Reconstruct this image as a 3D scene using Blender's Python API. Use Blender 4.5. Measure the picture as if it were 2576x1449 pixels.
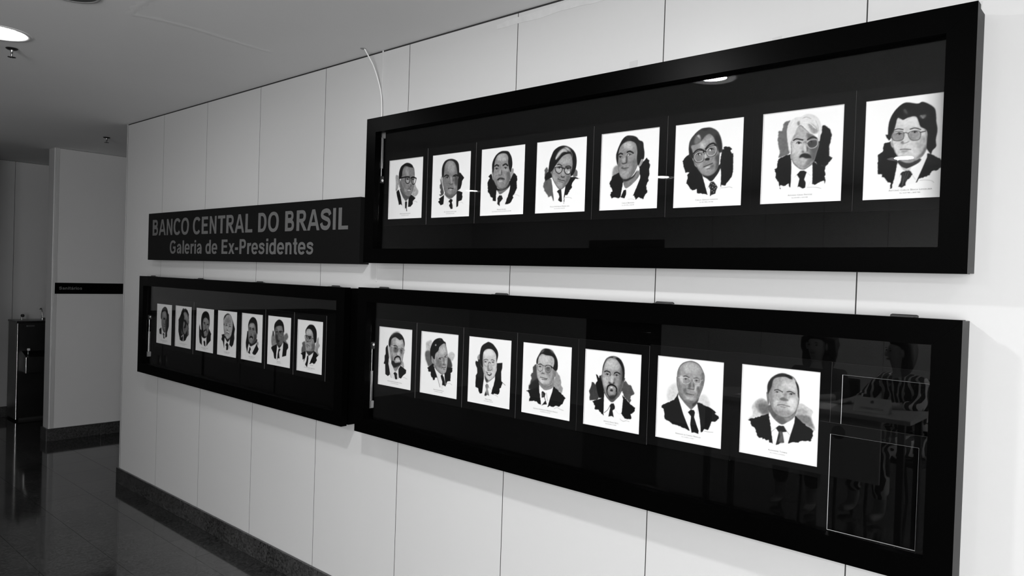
import bpy, bmesh, math, random
import numpy as np
from mathutils import Vector, Matrix

# ---------------------------------------------------------------- camera, world, light, exposure
scene = bpy.context.scene
for o in list(bpy.data.objects):
    bpy.data.objects.remove(o, do_unlink=True)
COL = scene.collection
CAM = Vector((0.0, -2.1076, 1.6))
YAW, PITCH, ROLL, FPX = 0.7312, -0.0145, 0.0327, 1850.0
cd = bpy.data.cameras.new('camera'); cam = bpy.data.objects.new('camera', cd); COL.objects.link(cam)
cd.sensor_fit = 'HORIZONTAL'; cd.sensor_width = 36.0; cd.lens = 36.0 * FPX / 2576.0
cd.clip_start = 0.05; cd.clip_end = 60
fw = Vector((-math.sin(YAW) * math.cos(PITCH), math.cos(YAW) * math.cos(PITCH), math.sin(PITCH)))
rt = Vector((math.cos(YAW), math.sin(YAW), 0)); up = rt.cross(fw)
r2 = rt * math.cos(ROLL) + up * math.sin(ROLL); u2 = up * math.cos(ROLL) - rt * math.sin(ROLL)
M = Matrix.Identity(4)
for i in range(3):
    M[i][0] = r2[i]; M[i][1] = u2[i]; M[i][2] = -fw[i]; M[i][3] = CAM[i]
cam.matrix_world = M
scene.camera = cam
scene.view_settings.view_transform = 'Standard'
scene.view_settings.look = 'None'
scene.view_settings.gamma = 1.0
scene.view_settings.use_curve_mapping = False
scene.view_settings.exposure = 0.0
world = bpy.data.worlds.new('overcast_sky'); scene.world = world; world.use_nodes = True
world.node_tree.nodes['Background'].inputs[0].default_value = (1, 1, 1, 1)
world.node_tree.nodes['Background'].inputs[1].default_value = 1.5
LAMP_W = 27.0      # each lit ceiling downlight
ADDED_WINDOW_W = 475.0   # area light added behind an unseen window for the right-to-left falloff
wl = bpy.data.lights.new('added_window_light', 'AREA'); wl.shape = 'RECTANGLE'; wl.size = 3.9; wl.size_y = 2.0; wl.energy = ADDED_WINDOW_W
wlo = bpy.data.objects.new('added_window_light', wl); COL.objects.link(wlo)
wlo.location = (2.35, -5.80, 1.40)
wlo.rotation_euler = Vector((0, 1, 0)).to_track_quat('-Z', 'Z').to_euler()

HC = 2.6212          # ceiling height
HB = 0.111           # granite skirting height

# ---------------------------------------------------------------- materials
def mat(name, col, rough=0.5, metal=0.0, spec=0.5, emit=0.0, noise=0.0, nscale=8.0, bump=0.0, bscale=60.0, coat=0.0):
    m = bpy.data.materials.new(name); m.use_nodes = True
    nt = m.node_tree; b = nt.nodes['Principled BSDF']
    c = (col, col, col, 1) if not isinstance(col, tuple) else col + (1,)
    b.inputs['Base Color'].default_value = c
    b.inputs['Roughness'].default_value = rough
    b.inputs['Metallic'].default_value = metal
    b.inputs['Specular IOR Level'].default_value = spec
    b.inputs['Coat Weight'].default_value = coat
    if emit:
        b.inputs['Emission Color'].default_value = (1, 1, 1, 1); b.inputs['Emission Strength'].default_value = emit
    tc = nt.nodes.new('ShaderNodeTexCoord')
    if noise:
        n = nt.nodes.new('ShaderNodeTexNoise'); n.inputs['Scale'].default_value = nscale; n.inputs['Detail'].default_value = 4
        nt.links.new(tc.outputs['Object'], n.inputs['Vector'])
        mr = nt.nodes.new('ShaderNodeMapRange'); mr.inputs['To Min'].default_value = c[0] * (1 - noise); mr.inputs['To Max'].default_value = c[0] * (1 + noise)
        nt.links.new(n.outputs['Fac'], mr.inputs['Value']); nt.links.new(mr.outputs['Result'], b.inputs['Base Color'])
    if bump:
        n2 = nt.nodes.new('ShaderNodeTexNoise'); n2.inputs['Scale'].default_value = bscale; n2.inputs['Detail'].default_value = 3
        nt.links.new(tc.outputs['Object'], n2.inputs['Vector'])
        bp = nt.nodes.new('ShaderNodeBump'); bp.inputs['Strength'].default_value = bump; bp.inputs['Distance'].default_value = 0.002
        nt.links.new(n2.outputs['Fac'], bp.inputs['Height']); nt.links.new(bp.outputs['Normal'], b.inputs['Normal'])
    return m

def granite(name, lo, hi, rough, tile_var=0.0, scale=95.0):
    m = bpy.data.materials.new(name); m.use_nodes = True
    nt = m.node_tree; b = nt.nodes['Principled BSDF']; L = nt.links
    tc = nt.nodes.new('ShaderNodeTexCoord'); oi = nt.nodes.new('ShaderNodeObjectInfo')
    add = nt.nodes.new('ShaderNodeVectorMath'); add.operation = 'ADD'
    L.new(tc.outputs['Object'], add.inputs[0]); L.new(oi.outputs['Location'], add.inputs[1])
    v = nt.nodes.new('ShaderNodeTexVoronoi'); v.inputs['Scale'].default_value = scale; L.new(add.outputs[0], v.inputs['Vector'])
    n = nt.nodes.new('ShaderNodeTexNoise'); n.inputs['Scale'].default_value = scale * 0.5; n.inputs['Detail'].default_value = 5; n.inputs['Roughness'].default_value = 0.7
    L.new(add.outputs[0], n.inputs['Vector'])
    n3 = nt.nodes.new('ShaderNodeTexNoise'); n3.inputs['Scale'].default_value = 3.0; n3.inputs['Detail'].default_value = 3; L.new(add.outputs[0], n3.inputs['Vector'])
    bw = nt.nodes.new('ShaderNodeRGBToBW'); L.new(v.outputs['Color'], bw.inputs['Color'])
    mx = nt.nodes.new('ShaderNodeMath'); mx.operation = 'MULTIPLY'; L.new(bw.outputs[0], mx.inputs[0]); L.new(n.outputs['Fac'], mx.inputs[1])
    my = nt.nodes.new('ShaderNodeMath'); my.operation = 'MULTIPLY_ADD'; L.new(n3.outputs['Fac'], my.inputs[0]); my.inputs[1].default_value = 0.35; L.new(mx.outputs[0], my.inputs[2])
    mr = nt.nodes.new('ShaderNodeMapRange'); mr.inputs['From Min'].default_value = 0.15; mr.inputs['From Max'].default_value = 0.75
    mr.inputs['To Min'].default_value = lo; mr.inputs['To Max'].default_value = hi
    L.new(my.outputs[0], mr.inputs['Value'])
    tv = nt.nodes.new('ShaderNodeMapRange'); tv.inputs['To Min'].default_value = 1 - tile_var; tv.inputs['To Max'].default_value = 1 + tile_var
    L.new(oi.outputs['Random'], tv.inputs['Value'])
    mm = nt.nodes.new('ShaderNodeMath'); mm.operation = 'MULTIPLY'; L.new(mr.outputs[0], mm.inputs[0]); L.new(tv.outputs[0], mm.inputs[1])
    L.new(mm.outputs[0], b.inputs['Base Color'])
    b.inputs['Roughness'].default_value = rough
    return m

def glass_mat(name):
    m = bpy.data.materials.new(name); m.use_nodes = True
    nt = m.node_tree; nt.nodes.clear(); L = nt.links
    out = nt.nodes.new('ShaderNodeOutputMaterial'); mix = nt.nodes.new('ShaderNodeMixShader')
    tr = nt.nodes.new('ShaderNodeBsdfTransparent'); tr.inputs[0].default_value = (0.965, 0.965, 0.965, 1)
    gl = nt.nodes.new('ShaderNodeBsdfGlossy'); gl.inputs['Roughness'].default_value = 0.0
    ge = nt.nodes.new('ShaderNodeNewGeometry')
    dt = nt.nodes.new('ShaderNodeVectorMath'); dt.operation = 'DOT_PRODUCT'; L.new(ge.outputs['Incoming'], dt.inputs[0]); L.new(ge.outputs['Normal'], dt.inputs[1])
    ab = nt.nodes.new('ShaderNodeMath'); ab.operation = 'ABSOLUTE'; L.new(dt.outputs['Value'], ab.inputs[0])
    om = nt.nodes.new('ShaderNodeMath'); om.operation = 'SUBTRACT'; om.inputs[0].default_value = 1.0; L.new(ab.outputs[0], om.inputs[1])
    pw = nt.nodes.new('ShaderNodeMath'); pw.operation = 'POWER'; L.new(om.outputs[0], pw.inputs[0]); pw.inputs[1].default_value = 5.0
    ma = nt.nodes.new('ShaderNodeMath'); ma.operation = 'MULTIPLY_ADD'; L.new(pw.outputs[0], ma.inputs[0]); ma.inputs[1].default_value = 0.96; ma.inputs[2].default_value = 0.024
    L.new(ma.outputs[0], mix.inputs[0]); L.new(tr.outputs[0], mix.inputs[1]); L.new(gl.outputs[0], mix.inputs[2]); L.new(mix.outputs[0], out.inputs[0])
    return m

def print_mat(name):
    m = bpy.data.materials.new(name); m.use_nodes = True
    nt = m.node_tree; b = nt.nodes['Principled BSDF']
    a = nt.nodes.new('ShaderNodeAttribute'); a.attribute_name = 'ink'
    nt.links.new(a.outputs['Color'], b.inputs['Base Color'])
    b.inputs['Roughness'].default_value = 0.7; b.inputs['Specular IOR Level'].default_value = 0.2
    return m

MT = dict(
    panel=mat('white_laminate', 0.57, 0.32, noise=0.025, nscale=1.3, spec=0.35),
    joint=mat('dark_joint', 0.02, 0.8),
    ceiling=mat('ceiling_paint', 0.86, 0.85, noise=0.05, nscale=1.1, bump=0.25, bscale=2.5),
    plaster=mat('wall_paint', 0.52, 0.6, noise=0.04, nscale=1.0),
    alu=mat('corner_aluminium', 0.62, 0.35, metal=0.4),
    black=mat('black_lacquer', 0.0006, 0.30, spec=0.03, noise=0.2, nscale=3),
    inner=mat('black_backing', 0.0010, 0.8, spec=0.02),
    mat=mat('black_mount_card', 0.0030, 0.8, spec=0.04),
    cutedge=mat('mount_card_edge', 0.22, 0.8),
    core=mat('white_card_core', 0.8, 0.8),
    signface=mat('sign_black', 0.006, 0.5, spec=0.06),
    letter=mat('grey_vinyl', 0.125, 0.6, spec=0.1),
    ink=mat('caption_ink', 0.16, 0.8, spec=0.1),
    glass=glass_mat('case_glass'),
    print=print_mat('portrait_ink_on_paper'),
    steel=mat('brushed_steel', 0.45, 0.28, metal=1.0),
    darksteel=mat('dark_stainless', 0.10, 0.3, metal=1.0, noise=0.2, nscale=6),
    chrome=mat('chrome', 0.8, 0.1, metal=1.0),
    dark=mat('dark_metal', 0.02, 0.4, metal=0.6),
    rubber=mat('black_plastic', 0.02, 0.5),
    strut=mat('strut_grey', 0.45, 0.3, metal=0.5),
    white=mat('white_plastic', 0.75, 0.35),
    grey=mat('grey_plastic', 0.35, 0.5),
    tape=mat('old_tape', 0.5, 0.4),
    residue=mat('tape_residue', 0.60, 0.55, noise=0.1, nscale=30),
    lamp=mat('lit_diffuser', 0.9, 0.5, emit=26.0),
    lampoff=mat('unlit_grille', 0.08, 0.6),
    reflector=mat('lamp_reflector', 0.85, 0.5, metal=0.3),
    granite=granite('polished_granite', 0.001, 0.060, 0.075, 0.14, 120.0),
    skirting=granite('granite_skirting', 0.002, 0.075, 0.28, 0.05, 110.0),
    grout=mat('dark_grout', 0.006, 0.8),
)

# ---------------------------------------------------------------- helpers
def tag(o, label=None, cat=None, group=None, kind=None):
    if label: o['label'] = label
    if cat: o['category'] = cat
    if group: o['group'] = group
    if kind: o['kind'] = kind
    return o

def empty(name, loc, label=None, cat=None, group=None):
    o = bpy.data.objects.new(name, None); o.empty_display_size = 0.05; o.location = loc; COL.objects.link(o)
    return tag(o, label, cat, group)

def attach(o, parent):
    # geometry is written in world space; parents stand at their own base and are never rotated
    o.parent = parent
    o.matrix_parent_inverse = Matrix.Translation(-origin(parent))

def origin(o):
    v = Vector(o.location)
    if o.parent is not None:
        v = o.matrix_parent_inverse @ v + origin(o.parent)
    return v

class MB:
    def __init__(s): s.v = []; s.f = []; s.sm = []
    def add(s, v, f, smooth=False):
        k = len(s.v); s.v += [tuple(p) for p in v]; s.f += [tuple(i + k for i in q) for q in f]; s.sm += [smooth] * len(f); return s
    def box(s, a, b, bev=0.0):
        x0, y0, z0 = (min(a[i], b[i]) for i in range(3)); x1, y1, z1 = (max(a[i], b[i]) for i in range(3))
        if bev <= 0:
            return s.add([(x0,y0,z0),(x1,y0,z0),(x1,y1,z0),(x0,y1,z0),(x0,y0,z1),(x1,y0,z1),(x1,y1,z1),(x0,y1,z1)],
                         [(0,3,2,1),(4,5,6,7),(0,1,5,4),(1,2,6,5),(2,3,7,6),(3,0,4,7)])
        bm = bmesh.new(); bmesh.ops.create_cube(bm, size=1.0)
        for v in bm.verts:
            v.co = Vector(((x0+x1)/2 + v.co.x*(x1-x0), (y0+y1)/2 + v.co.y*(y1-y0), (z0+z1)/2 + v.co.z*(z1-z0)))
        bmesh.ops.bevel(bm, geom=list(bm.edges), offset=bev, segments=2, affect='EDGES', profile=0.5)
        bm.verts.ensure_lookup_table(); s.add([v.co for v in bm.verts], [[v.index for v in f.verts] for f in bm.faces]); bm.free(); return s
    def prism(s, poly, axis, a, b):
        # poly in the two other axes (in xyz order), extruded along axis from a to b
        n = len(poly)
        def mk(p, t):
            q = list(p); q.insert(axis, t); return tuple(q)
        v = [mk(p, a) for p in poly] + [mk(p, b) for p in poly]
        f = [tuple(range(n))[::-1], tuple(range(n, 2*n))] + [(i, (i+1) % n, n + (i+1) % n, n + i) for i in range(n)]
        return s.add(v, f)
    def tube(s, pts, r, n=10, cap=True):
        pts = [Vector(p) for p in pts]; rr = r if isinstance(r, (list, tuple)) else [r] * len(pts)
        v = []; f = []; prev = None
        for i, p in enumerate(pts):
            d = (pts[min(i+1, len(pts)-1)] - pts[max(i-1, 0)]).normalized()
            a = d.orthogonal().normalized() if prev is None else (prev - d * prev.dot(d)).normalized()
            prev = a; b = d.cross(a)
            for k in range(n):
                t = 2 * math.pi * k / n; v.append(p + (a * math.cos(t) + b * math.sin(t)) * rr[i])
        for i in range(len(pts) - 1):
            for k in range(n):
                f.append((i*n + k, i*n + (k+1) % n, (i+1)*n + (k+1) % n, (i+1)*n + k))
        s.add(v, f, True)
        if cap:
            m = len(pts) - 1
            s.add(v[:n], [tuple(range(n))[::-1]]); s.add(v[m*n:], [tuple(range(n))])
        return s
    def lathe(s, prof, c, n=32, axis='z'):
        v = []; f = []
        for r, z in prof:
            for k in range(n):
                t = 2 * math.pi * k / n
                v.append((c[0] + r*math.cos(t), c[1] + r*math.sin(t), c[2] + z))
        for i in range(len(prof) - 1):
            for k in range(n):
                f.append((i*n + k, i*n + (k+1) % n, (i+1)*n + (k+1) % n, (i+1)*n + k))
        return s.add(v, f, True)
    def disc(s, c, r, n=32, down=True):
        v = [(c[0] + r*math.cos(2*math.pi*k/n), c[1] + r*math.sin(2*math.pi*k/n), c[2]) for k in range(n)]
        return s.add(v, [tuple(range(n))[::-1] if down else tuple(range(n))])
    def mesh(s, name):
        me = bpy.data.meshes.new(name); me.from_pydata(s.v, [], s.f); me.validate()
        for i, p in enumerate(me.polygons): p.use_smooth = s.sm[i] if i < len(s.sm) else False
        me.update(); return me
    def build(s, name, m, parent=None, label=None, cat=None, group=None, kind=None):
        me = s.mesh(name); me.materials.append(MT[m] if isinstance(m, str) else m)
        o = bpy.data.objects.new(name, me); COL.objects.link(o)
        if parent is not None: attach(o, parent)
        return tag(o, label, cat, group, kind)

def curve_pts(p, n=8):
    p = [Vector(q) for q in p]; out = []
    for i in range(len(p) - 1):
        a, b, c, d = p[max(i-1, 0)], p[i], p[i+1], p[min(i+2, len(p)-1)]
        for k in range(n):
            t = k / n
            out.append(0.5 * (2*b + (c-a)*t + (2*a - 5*b + 4*c - d)*t*t + (3*b - a - 3*c + d)*t**3))
    return out + [p[-1]]

def text_mesh(name, body, res=3, bold=0.0, small_caps=False, extrude=0.0, spacing=1.0):
    cu = bpy.data.curves.new(name, 'FONT'); cu.body = body; cu.size = 1.0; cu.align_x = 'LEFT'
    cu.resolution_u = res; cu.offset = bold; cu.extrude = extrude; cu.space_character = spacing
    if small_caps:
        cu.small_caps_scale = 0.78
        for ch in cu.body_format: ch.use_small_caps = True
    ob = bpy.data.objects.new(name, cu); COL.objects.link(ob)
    dg = bpy.context.evaluated_depsgraph_get(); dg.update()
    me = bpy.data.meshes.new_from_object(ob.evaluated_get(dg), depsgraph=dg)
    bpy.data.objects.remove(ob, do_unlink=True)
    return me

def place_text(me, name, m, parent, o0, ux, uz, w=None, h=None, center=None):
    """fit text mesh: o0 = lower left corner (world), ux/uz unit vectors, w x h metres (h = cap height from y range)"""
    n = len(me.vertices); a = np.empty(n * 3); me.vertices.foreach_get('co', a); a = a.reshape(-1, 3)
    x0, x1 = a[:, 0].min(), a[:, 0].max()
    sx = w / (x1 - x0) if w else h
    y0 = 0.0
    sy = h if h else sx
    nrm = Vector(ux).cross(Vector(uz))
    b = np.array(o0)[None] + np.outer((a[:, 0] - x0) * sx, np.array(ux)) + np.outer((a[:, 1] - y0) * sy, np.array(uz)) + np.outer(a[:, 2], np.array(nrm))
    if center is not None:
        b -= np.outer(np.full(n, (x1 - x0) * sx / 2), np.array(ux))
    me.vertices.foreach_set('co', b.ravel()); me.update(); me.name = name
    me.materials.clear(); me.materials.append(MT[m])
    o = bpy.data.objects.new(name, me); COL.objects.link(o)
    if parent is not None: attach(o, parent)
    return o

# ---------------------------------------------------------------- structure: floor
X_L, X_R, Y_B, Y_F = -8.85, 4.6, -5.6, 2.5     # inner faces of hall end, right end, back wall, restroom corridor end
floor = MB().box((X_L - .3, Y_B - .3, -.12), (X_R + .3, Y_F + .3, -.012)).build('floor', 'grout', kind='structure')
TX, TY, TX0, TY0 = 0.318, 0.325, -4.277, -0.245
tile_me = MB().box((.0007, .0007, -.012), (TX - .0007, TY - .0007, 0.0)).mesh('tile'); tile_me.materials.append(MT['granite'])
def project(p):
    v = Vector(p) - CAM; d = v.dot(fw)
    return (1288 + FPX * v.dot(r2) / d, 724.5 - FPX * v.dot(u2) / d, d) if d > 0.05 else None
def floor_visible(x, y):
    if y > -0.02 and x > -5.72: return 0
    if y > 0.06 and x < -7.43 and y > 0.35: return 0
    q = project((x + TX/2, y + TY/2, 0))
    if q is None: return 0
    return 3000 / q[2] ** 2 if (-60 < q[0] < 1000 and 900 < q[1] < 1510) else 0
cells = []
for i in range(int((X_L - TX0) / TX) - 1, int((X_R - TX0) / TX) + 1):
    for j in range(int((Y_B - TY0) / TY) - 1, int((Y_F - TY0) / TY) + 1):
        x, y = TX0 + i * TX, TY0 + j * TY
        cells.append((floor_visible(x, y), x, y))
cells.sort(key=lambda c: -c[0])
rest = MB()
for k, (w, x, y) in enumerate(cells):
    if w > 0 and k < 295:
        o = bpy.data.objects.new('tile', tile_me); o.location = (x, y, 0); COL.objects.link(o); o.parent = floor
    else:
        rest.box((x + .0012, y + .0012, -.012), (x + TX - .0012, y + TY - .0012, 0))
rest.build('tile_field', 'granite', floor, kind='stuff')

# ---------------------------------------------------------------- structure: walls
def wall_panels(owner, axis, cuts, a, b, z0, z1, gap=0.0035, mt='panel'):
    """one board per pair of cuts; axis 0: boards run along x (a..b is y), axis 1: along y (a..b is x)"""
    for c0, c1 in zip(cuts[:-1], cuts[1:]):
        if axis == 0: MB().box((c0 + gap/2, a, z0), (c1 - gap/2, b, z1)).build('panel', mt, owner)
        else: MB().box((a, c0 + gap/2, z0), (b, c1 - gap/2, z1)).build('panel', mt, owner)

W_END = -5.712
wall_front = MB().box((W_END + .004, .0006, 0), (X_R + .2, .16, HC)).build('wall_front', 'joint', kind='structure')
cuts = [W_END + .021, -5.079, -4.456, -3.820, -3.187, -2.543, -1.904, -1.261, -.637] + [0.0 + .636 * k for k in range(8)]
wall_panels(wall_front, 0, cuts, 0.0, .0005, HB - .02, HC - .007, .0036)  # boards end short of the ceiling; dark strip stands in for edge shade
MB().box((W_END, -.001, HB - .02), (W_END + .018, .0005, HC), .0004).build('corner_trim', 'alu', wall_front)
# the return of the same wall into the restroom corridor, its end wall
wall_side = MB().box((W_END, .022, 0), (W_END + .14, Y_F, HC)).build('wall_side', 'plaster', kind='structure')
wall_end = MB().box((-7.75, Y_F, 0), (W_END + .14, Y_F + .15, HC)).build('wall_end', 'plaster', kind='structure')
# partition that carries the restroom sign
FX = -7.43
wall_left = MB().box((FX - .145, .045, 0), (FX - .0016, Y_F, HC)).build('wall_left', 'joint', kind='structure')
wall_panels(wall_left, 1, [.072, 1.0, 1.95, Y_F], FX - .0015, FX, HB - .02, HC - .0025, .0016)
MB().box((FX - .0011, .0432, HB - .02), (FX + .0006, .0720, HC), .0004).build('corner_trim', 'alu', wall_left)
MB().box((FX - .15, .030, HB - .02), (FX + .0006, .0430, HC), .003).build('end_panel', 'panel', wall_left)
MB().box((FX - .15, .047, HB - .02), (FX - .144, Y_F, HC)).build('panel', 'panel', wall_left)
# hall end wall behind the drinking fountain
wall_far = MB().box((X_L - .15, Y_B, 0), (X_L - .0016, Y_F, HC)).build('wall_far', 'joint', kind='structure')
wall_panels(wall_far, 1, [Y_B + .6 * k for k in range(9)] + [.088, .70, 1.3, 1.9, Y_F], X_L - .0015, X_L, HB - .02, HC - .003, .0035)
MB().box((X_L - .15, Y_F, 0), (-7.75, Y_F + .15, HC)).build('wall_passage', 'plaster', kind='structure')
MB().box((-7.74, Y_B, 0), (-7.60, -.62, HC)).build('added_shade_wall', 'plaster', kind='structure')  # unseen wall added to keep window light off the hall wall
# back wall with a dark doorway, seen only as a reflection in the glass
WX0, WX1, WZ0, WZ1 = .40, 4.30, .40, 2.40
wall_back = MB().box((X_L - .15, Y_B - .15, 0), (WX0, Y_B - .0016, HC))
wall_back.box((WX0, Y_B - .15, 0), (WX1, Y_B - .0016, WZ0)); wall_back.box((WX0, Y_B - .15, WZ1), (WX1, Y_B - .0016, HC)); wall_back.box((WX1, Y_B - .15, 0), (X_R + .2, Y_B - .0016, HC))
wall_back = wall_back.build('wall_back', 'joint', kind='structure')
wall_panels(wall_back, 0, [X_L, -8.0, -7.2, -6.4, -5.5], Y_B - .0015, Y_B, 0, HC)
wall_panels(wall_back, 0, [-4.42 + .60 * k for k in range(8)] + [WX0], Y_B - .0015, Y_B, 0, HC)
wall_panels(wall_back, 0, [WX0, 1.7, 3.0, WX1], Y_B - .0015, Y_B, 0, WZ0)
wall_panels(wall_back, 0, [WX0, 1.7, 3.0, WX1], Y_B - .0015, Y_B, WZ1, HC)
wall_panels(wall_back, 0, [WX1, X_R], Y_B - .0015, Y_B, 0, HC)
MB().box((-5.5, Y_B - .0015, 2.1), (-4.42, Y_B, HC)).build('panel', 'panel', wall_back)
d1 = MB().box((-5.49, Y_B - .0014, 0.005), (-4.43, Y_B + .003, 2.095)).build('door_1', 'black', kind='structure')
MB().tube([(-4.55, Y_B - .006, 1.0), (-4.55, Y_B + .045, 1.0), (-4.67, Y_B + .045, 1.0)], .009).build('door_handle', 'chrome', d1)
wall_right = MB().box((X_R, Y_B, 0), (X_R + .15, .018, HC)).build('wall_right', 'plaster', kind='structure')
win = empty('added_window', ((WX0 + WX1)/2, Y_B - .07, WZ0)); win['kind'] = 'structure'  # window added out of view to carry the light from the right
fr = MB()
for x in (WX0, WX0 + .9625, WX0 + 1.925, WX0 + 2.8875, WX1 - .05):
    MB().box((x, Y_B - .09, WZ0 + .0502), (x + .05, Y_B - .05, WZ1 - .0502)).build('window_mullion', 'alu', win)
for z in (WZ0, WZ1 - .05):
    MB().box((WX0, Y_B - .09, z), (WX1, Y_B - .05, z + .05)).build('window_rail', 'alu', win)
for k in range(4):
    MB().box((WX0 + .0505 + .9625*k, Y_B - .073, WZ0 + .0505), (WX0 + .962 + .9625*k - (.0 if k < 3 else .037), Y_B - .067, WZ1 - .0505)).build('window_pane', 'glass', win)

# skirtings of speckled granite, each slab a piece
def skirting(name, axis, cuts, a, b):
    own = empty(name, (0, 0, 0)); own['kind'] = 'structure'
    for c0, c1 in zip(cuts[:-1], cuts[1:]):
        if axis == 0: MB().box((c0 + .0008, a, 0.0), (c1 - .0008, b, HB), .0015).build('skirting_slab', 'skirting', own)
        else: MB().box((a, c0 + .0008, 0.0), (b, c1 - .0008, HB), .0015).build('skirting_slab', 'skirting', own)
    return own
skirting('baseboard_front', 0, [W_END - .012, -4.655, -3.6, -2.55, -1.5, -.45, .6, 1.65, 2.7, 3.75, X_R], -.015, -.0015)
skirting('baseboard_side', 1, [.02, 1.2, Y_F], W_END - .014, W_END - .0005)
bl = skirting('baseboard_left', 1, [.015, .46, 1.4, Y_F], FX + .001, FX + .015)
MB().box((FX - .162, .014, 0), (FX - .0005, .029, HB), .0015).build('skirting_slab', 'skirting', bl)
skirting('baseboard_far', 1, [Y_B, -4.4, -3.2, -2.0, -.8, .4, 1.6, Y_F], X_L + .001, X_L + .014)

# ---------------------------------------------------------------- structure: ceiling with round lamp openings
LAMPS = [(-1.73, -1.405, .9), (-3.95, -1.205, .14), (.42, -1.40, .1), (-6.10, -1.30, 0), (-1.58, -4.29, 1.3), (-3.73, -4.33, .3), (-6.30, -4.28, .2), (.55, -4.30, 1.3), (2.55, -1.40, .3), (2.65, -4.30, 1.3)]
RL = 0.110
xs = sorted(set([X_L - .15, X_R + .15] + [round(l[0] + d, 4) for l in LAMPS for d in (-.2, .2)]))
ys = sorted(set([Y_B - .15, Y_F + .15] + [round(l[1] + d, 4) for l in LAMPS for d in (-.2, .2)]))
cm = MB(); NS = 40
for x0, x1 in zip(xs[:-1], xs[1:]):
    for y0, y1 in zip(ys[:-1], ys[1:]):
        inside = [l for l in LAMPS if x0 >= l[0] - .2001 and x1 <= l[0] + .2001 and y0 >= l[1] - .2001 and y1 <= l[1] + .2001]
        if not inside:
            cm.add([(x0, y0, HC), (x1, y0, HC), (x1, y1, HC), (x0, y1, HC)], [(0, 3, 2, 1)])
for l in LAMPS:
    inn = []; outr = []
    for k in range(NS):
        t = 2 * math.pi * k / NS; c, s_ = math.cos(t), math.sin(t); m_ = .2 / max(abs(c), abs(s_))
        inn.append((l[0] + RL*c, l[1] + RL*s_, HC)); outr.append((l[0] + m_*c, l[1] + m_*s_, HC))
    cm.add(inn + outr, [(k, (k+1) % NS, NS + (k+1) % NS, NS + k) for k in range(NS)])
cm.box((X_L - .15, Y_B - .15, HC + .25), (X_R + .15, Y_F + .15, HC + .30))
ceiling = cm.build('ceiling', 'ceiling', kind='structure')
def seam(pts, w):
    # low filled plaster seam standing slightly proud of the ceiling
    c = curve_pts([(x, y, HC) for x, y in pts], 6); v = []; f = []
    for i, q in enumerate(c):
        d = (c[min(i+1, len(c)-1)] - c[max(i-1, 0)]).normalized(); m_ = Vector((-d.y, d.x, 0)); k = w * (.8 + .4 * math.sin(i * 1.7))
        v += [q + m_ * k, q + m_ * k * .35 + Vector((0, 0, -.0010)), q - m_ * k * .35 + Vector((0, 0, -.0010)), q - m_ * k]
    for i in range(len(c) - 1):
        for j in range(3): f.append((i*4 + j, i*4 + j + 1, i*4 + j + 5, i*4 + j + 4))
    MB().add(v, f, True).build('plaster_seam', 'ceiling', ceiling)
seam([(-3.19, -.92), (-3.165, -.80), (-3.16, -.66), (-3.175, -.55), (-3.19, -.38), (-3.19, -.30)], .026)
seam([(-3.20, -.925), (-3.07, -.945), (-2.96, -.945), (-2.80, -.95)], .022)

# ---------------------------------------------------------------- ceiling fittings
def downlight(x, y, lit, label):
    t = empty('ceiling_downlight', (x, y, HC), label, 'ceiling light', 'recessed ceiling downlights')
    MB().lathe([(RL - .002, .04), (RL - .002, .0), (RL + .002, -.003), (RL + .016, -.004), (RL + .020, -.001), (RL + .020, .0)], (x, y, HC), 40).build('trim_ring', 'white', t)
    MB().lathe([(RL * .50, .036), (RL * .8, .030), (RL - .003, .001)], (x, y, HC), 40).build('reflector', 'reflector', t)
    MB().lathe([(RL*.60, .036), (RL*.60, .018), (RL*.52, .008), (RL*.3, .003), (.0, .002)], (x, y, HC), 32).build('diffuser', 'lamp' if lit else 'white', t)
    if lit:
        ld = bpy.data.lights.new('downlight_lamp', 'AREA'); ld.shape = 'DISK'; ld.size = RL * 1.2; ld.energy = LAMP_W * lit
        lo = bpy.data.objects.new('downlight_lamp', ld); COL.objects.link(lo); lo.location = (x, y, HC + .0005); attach(lo, t)
    return t
DL = ['lit ceiling downlight mirrored at the top of the upper display case', 'bright lit ceiling downlight at the far left beside the sprinkler',
      'lit ceiling downlight nearest the right end of the display cases', 'unlit ceiling downlight towards the dark hall end',
      'lit downlight mirrored over the chin of the rightmost upper portrait', 'lit downlight mirrored between the middle portraits of the upper case',
      'lit downlight mirrored beside the second portrait of the upper case', 'lit downlight of the back row nearest the photographer',
      'lit downlight of the front row near the window', 'lit downlight of the back row near the window']
for (x, y, on), lb in zip(LAMPS, DL): downlight(x, y, on, lb)

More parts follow.
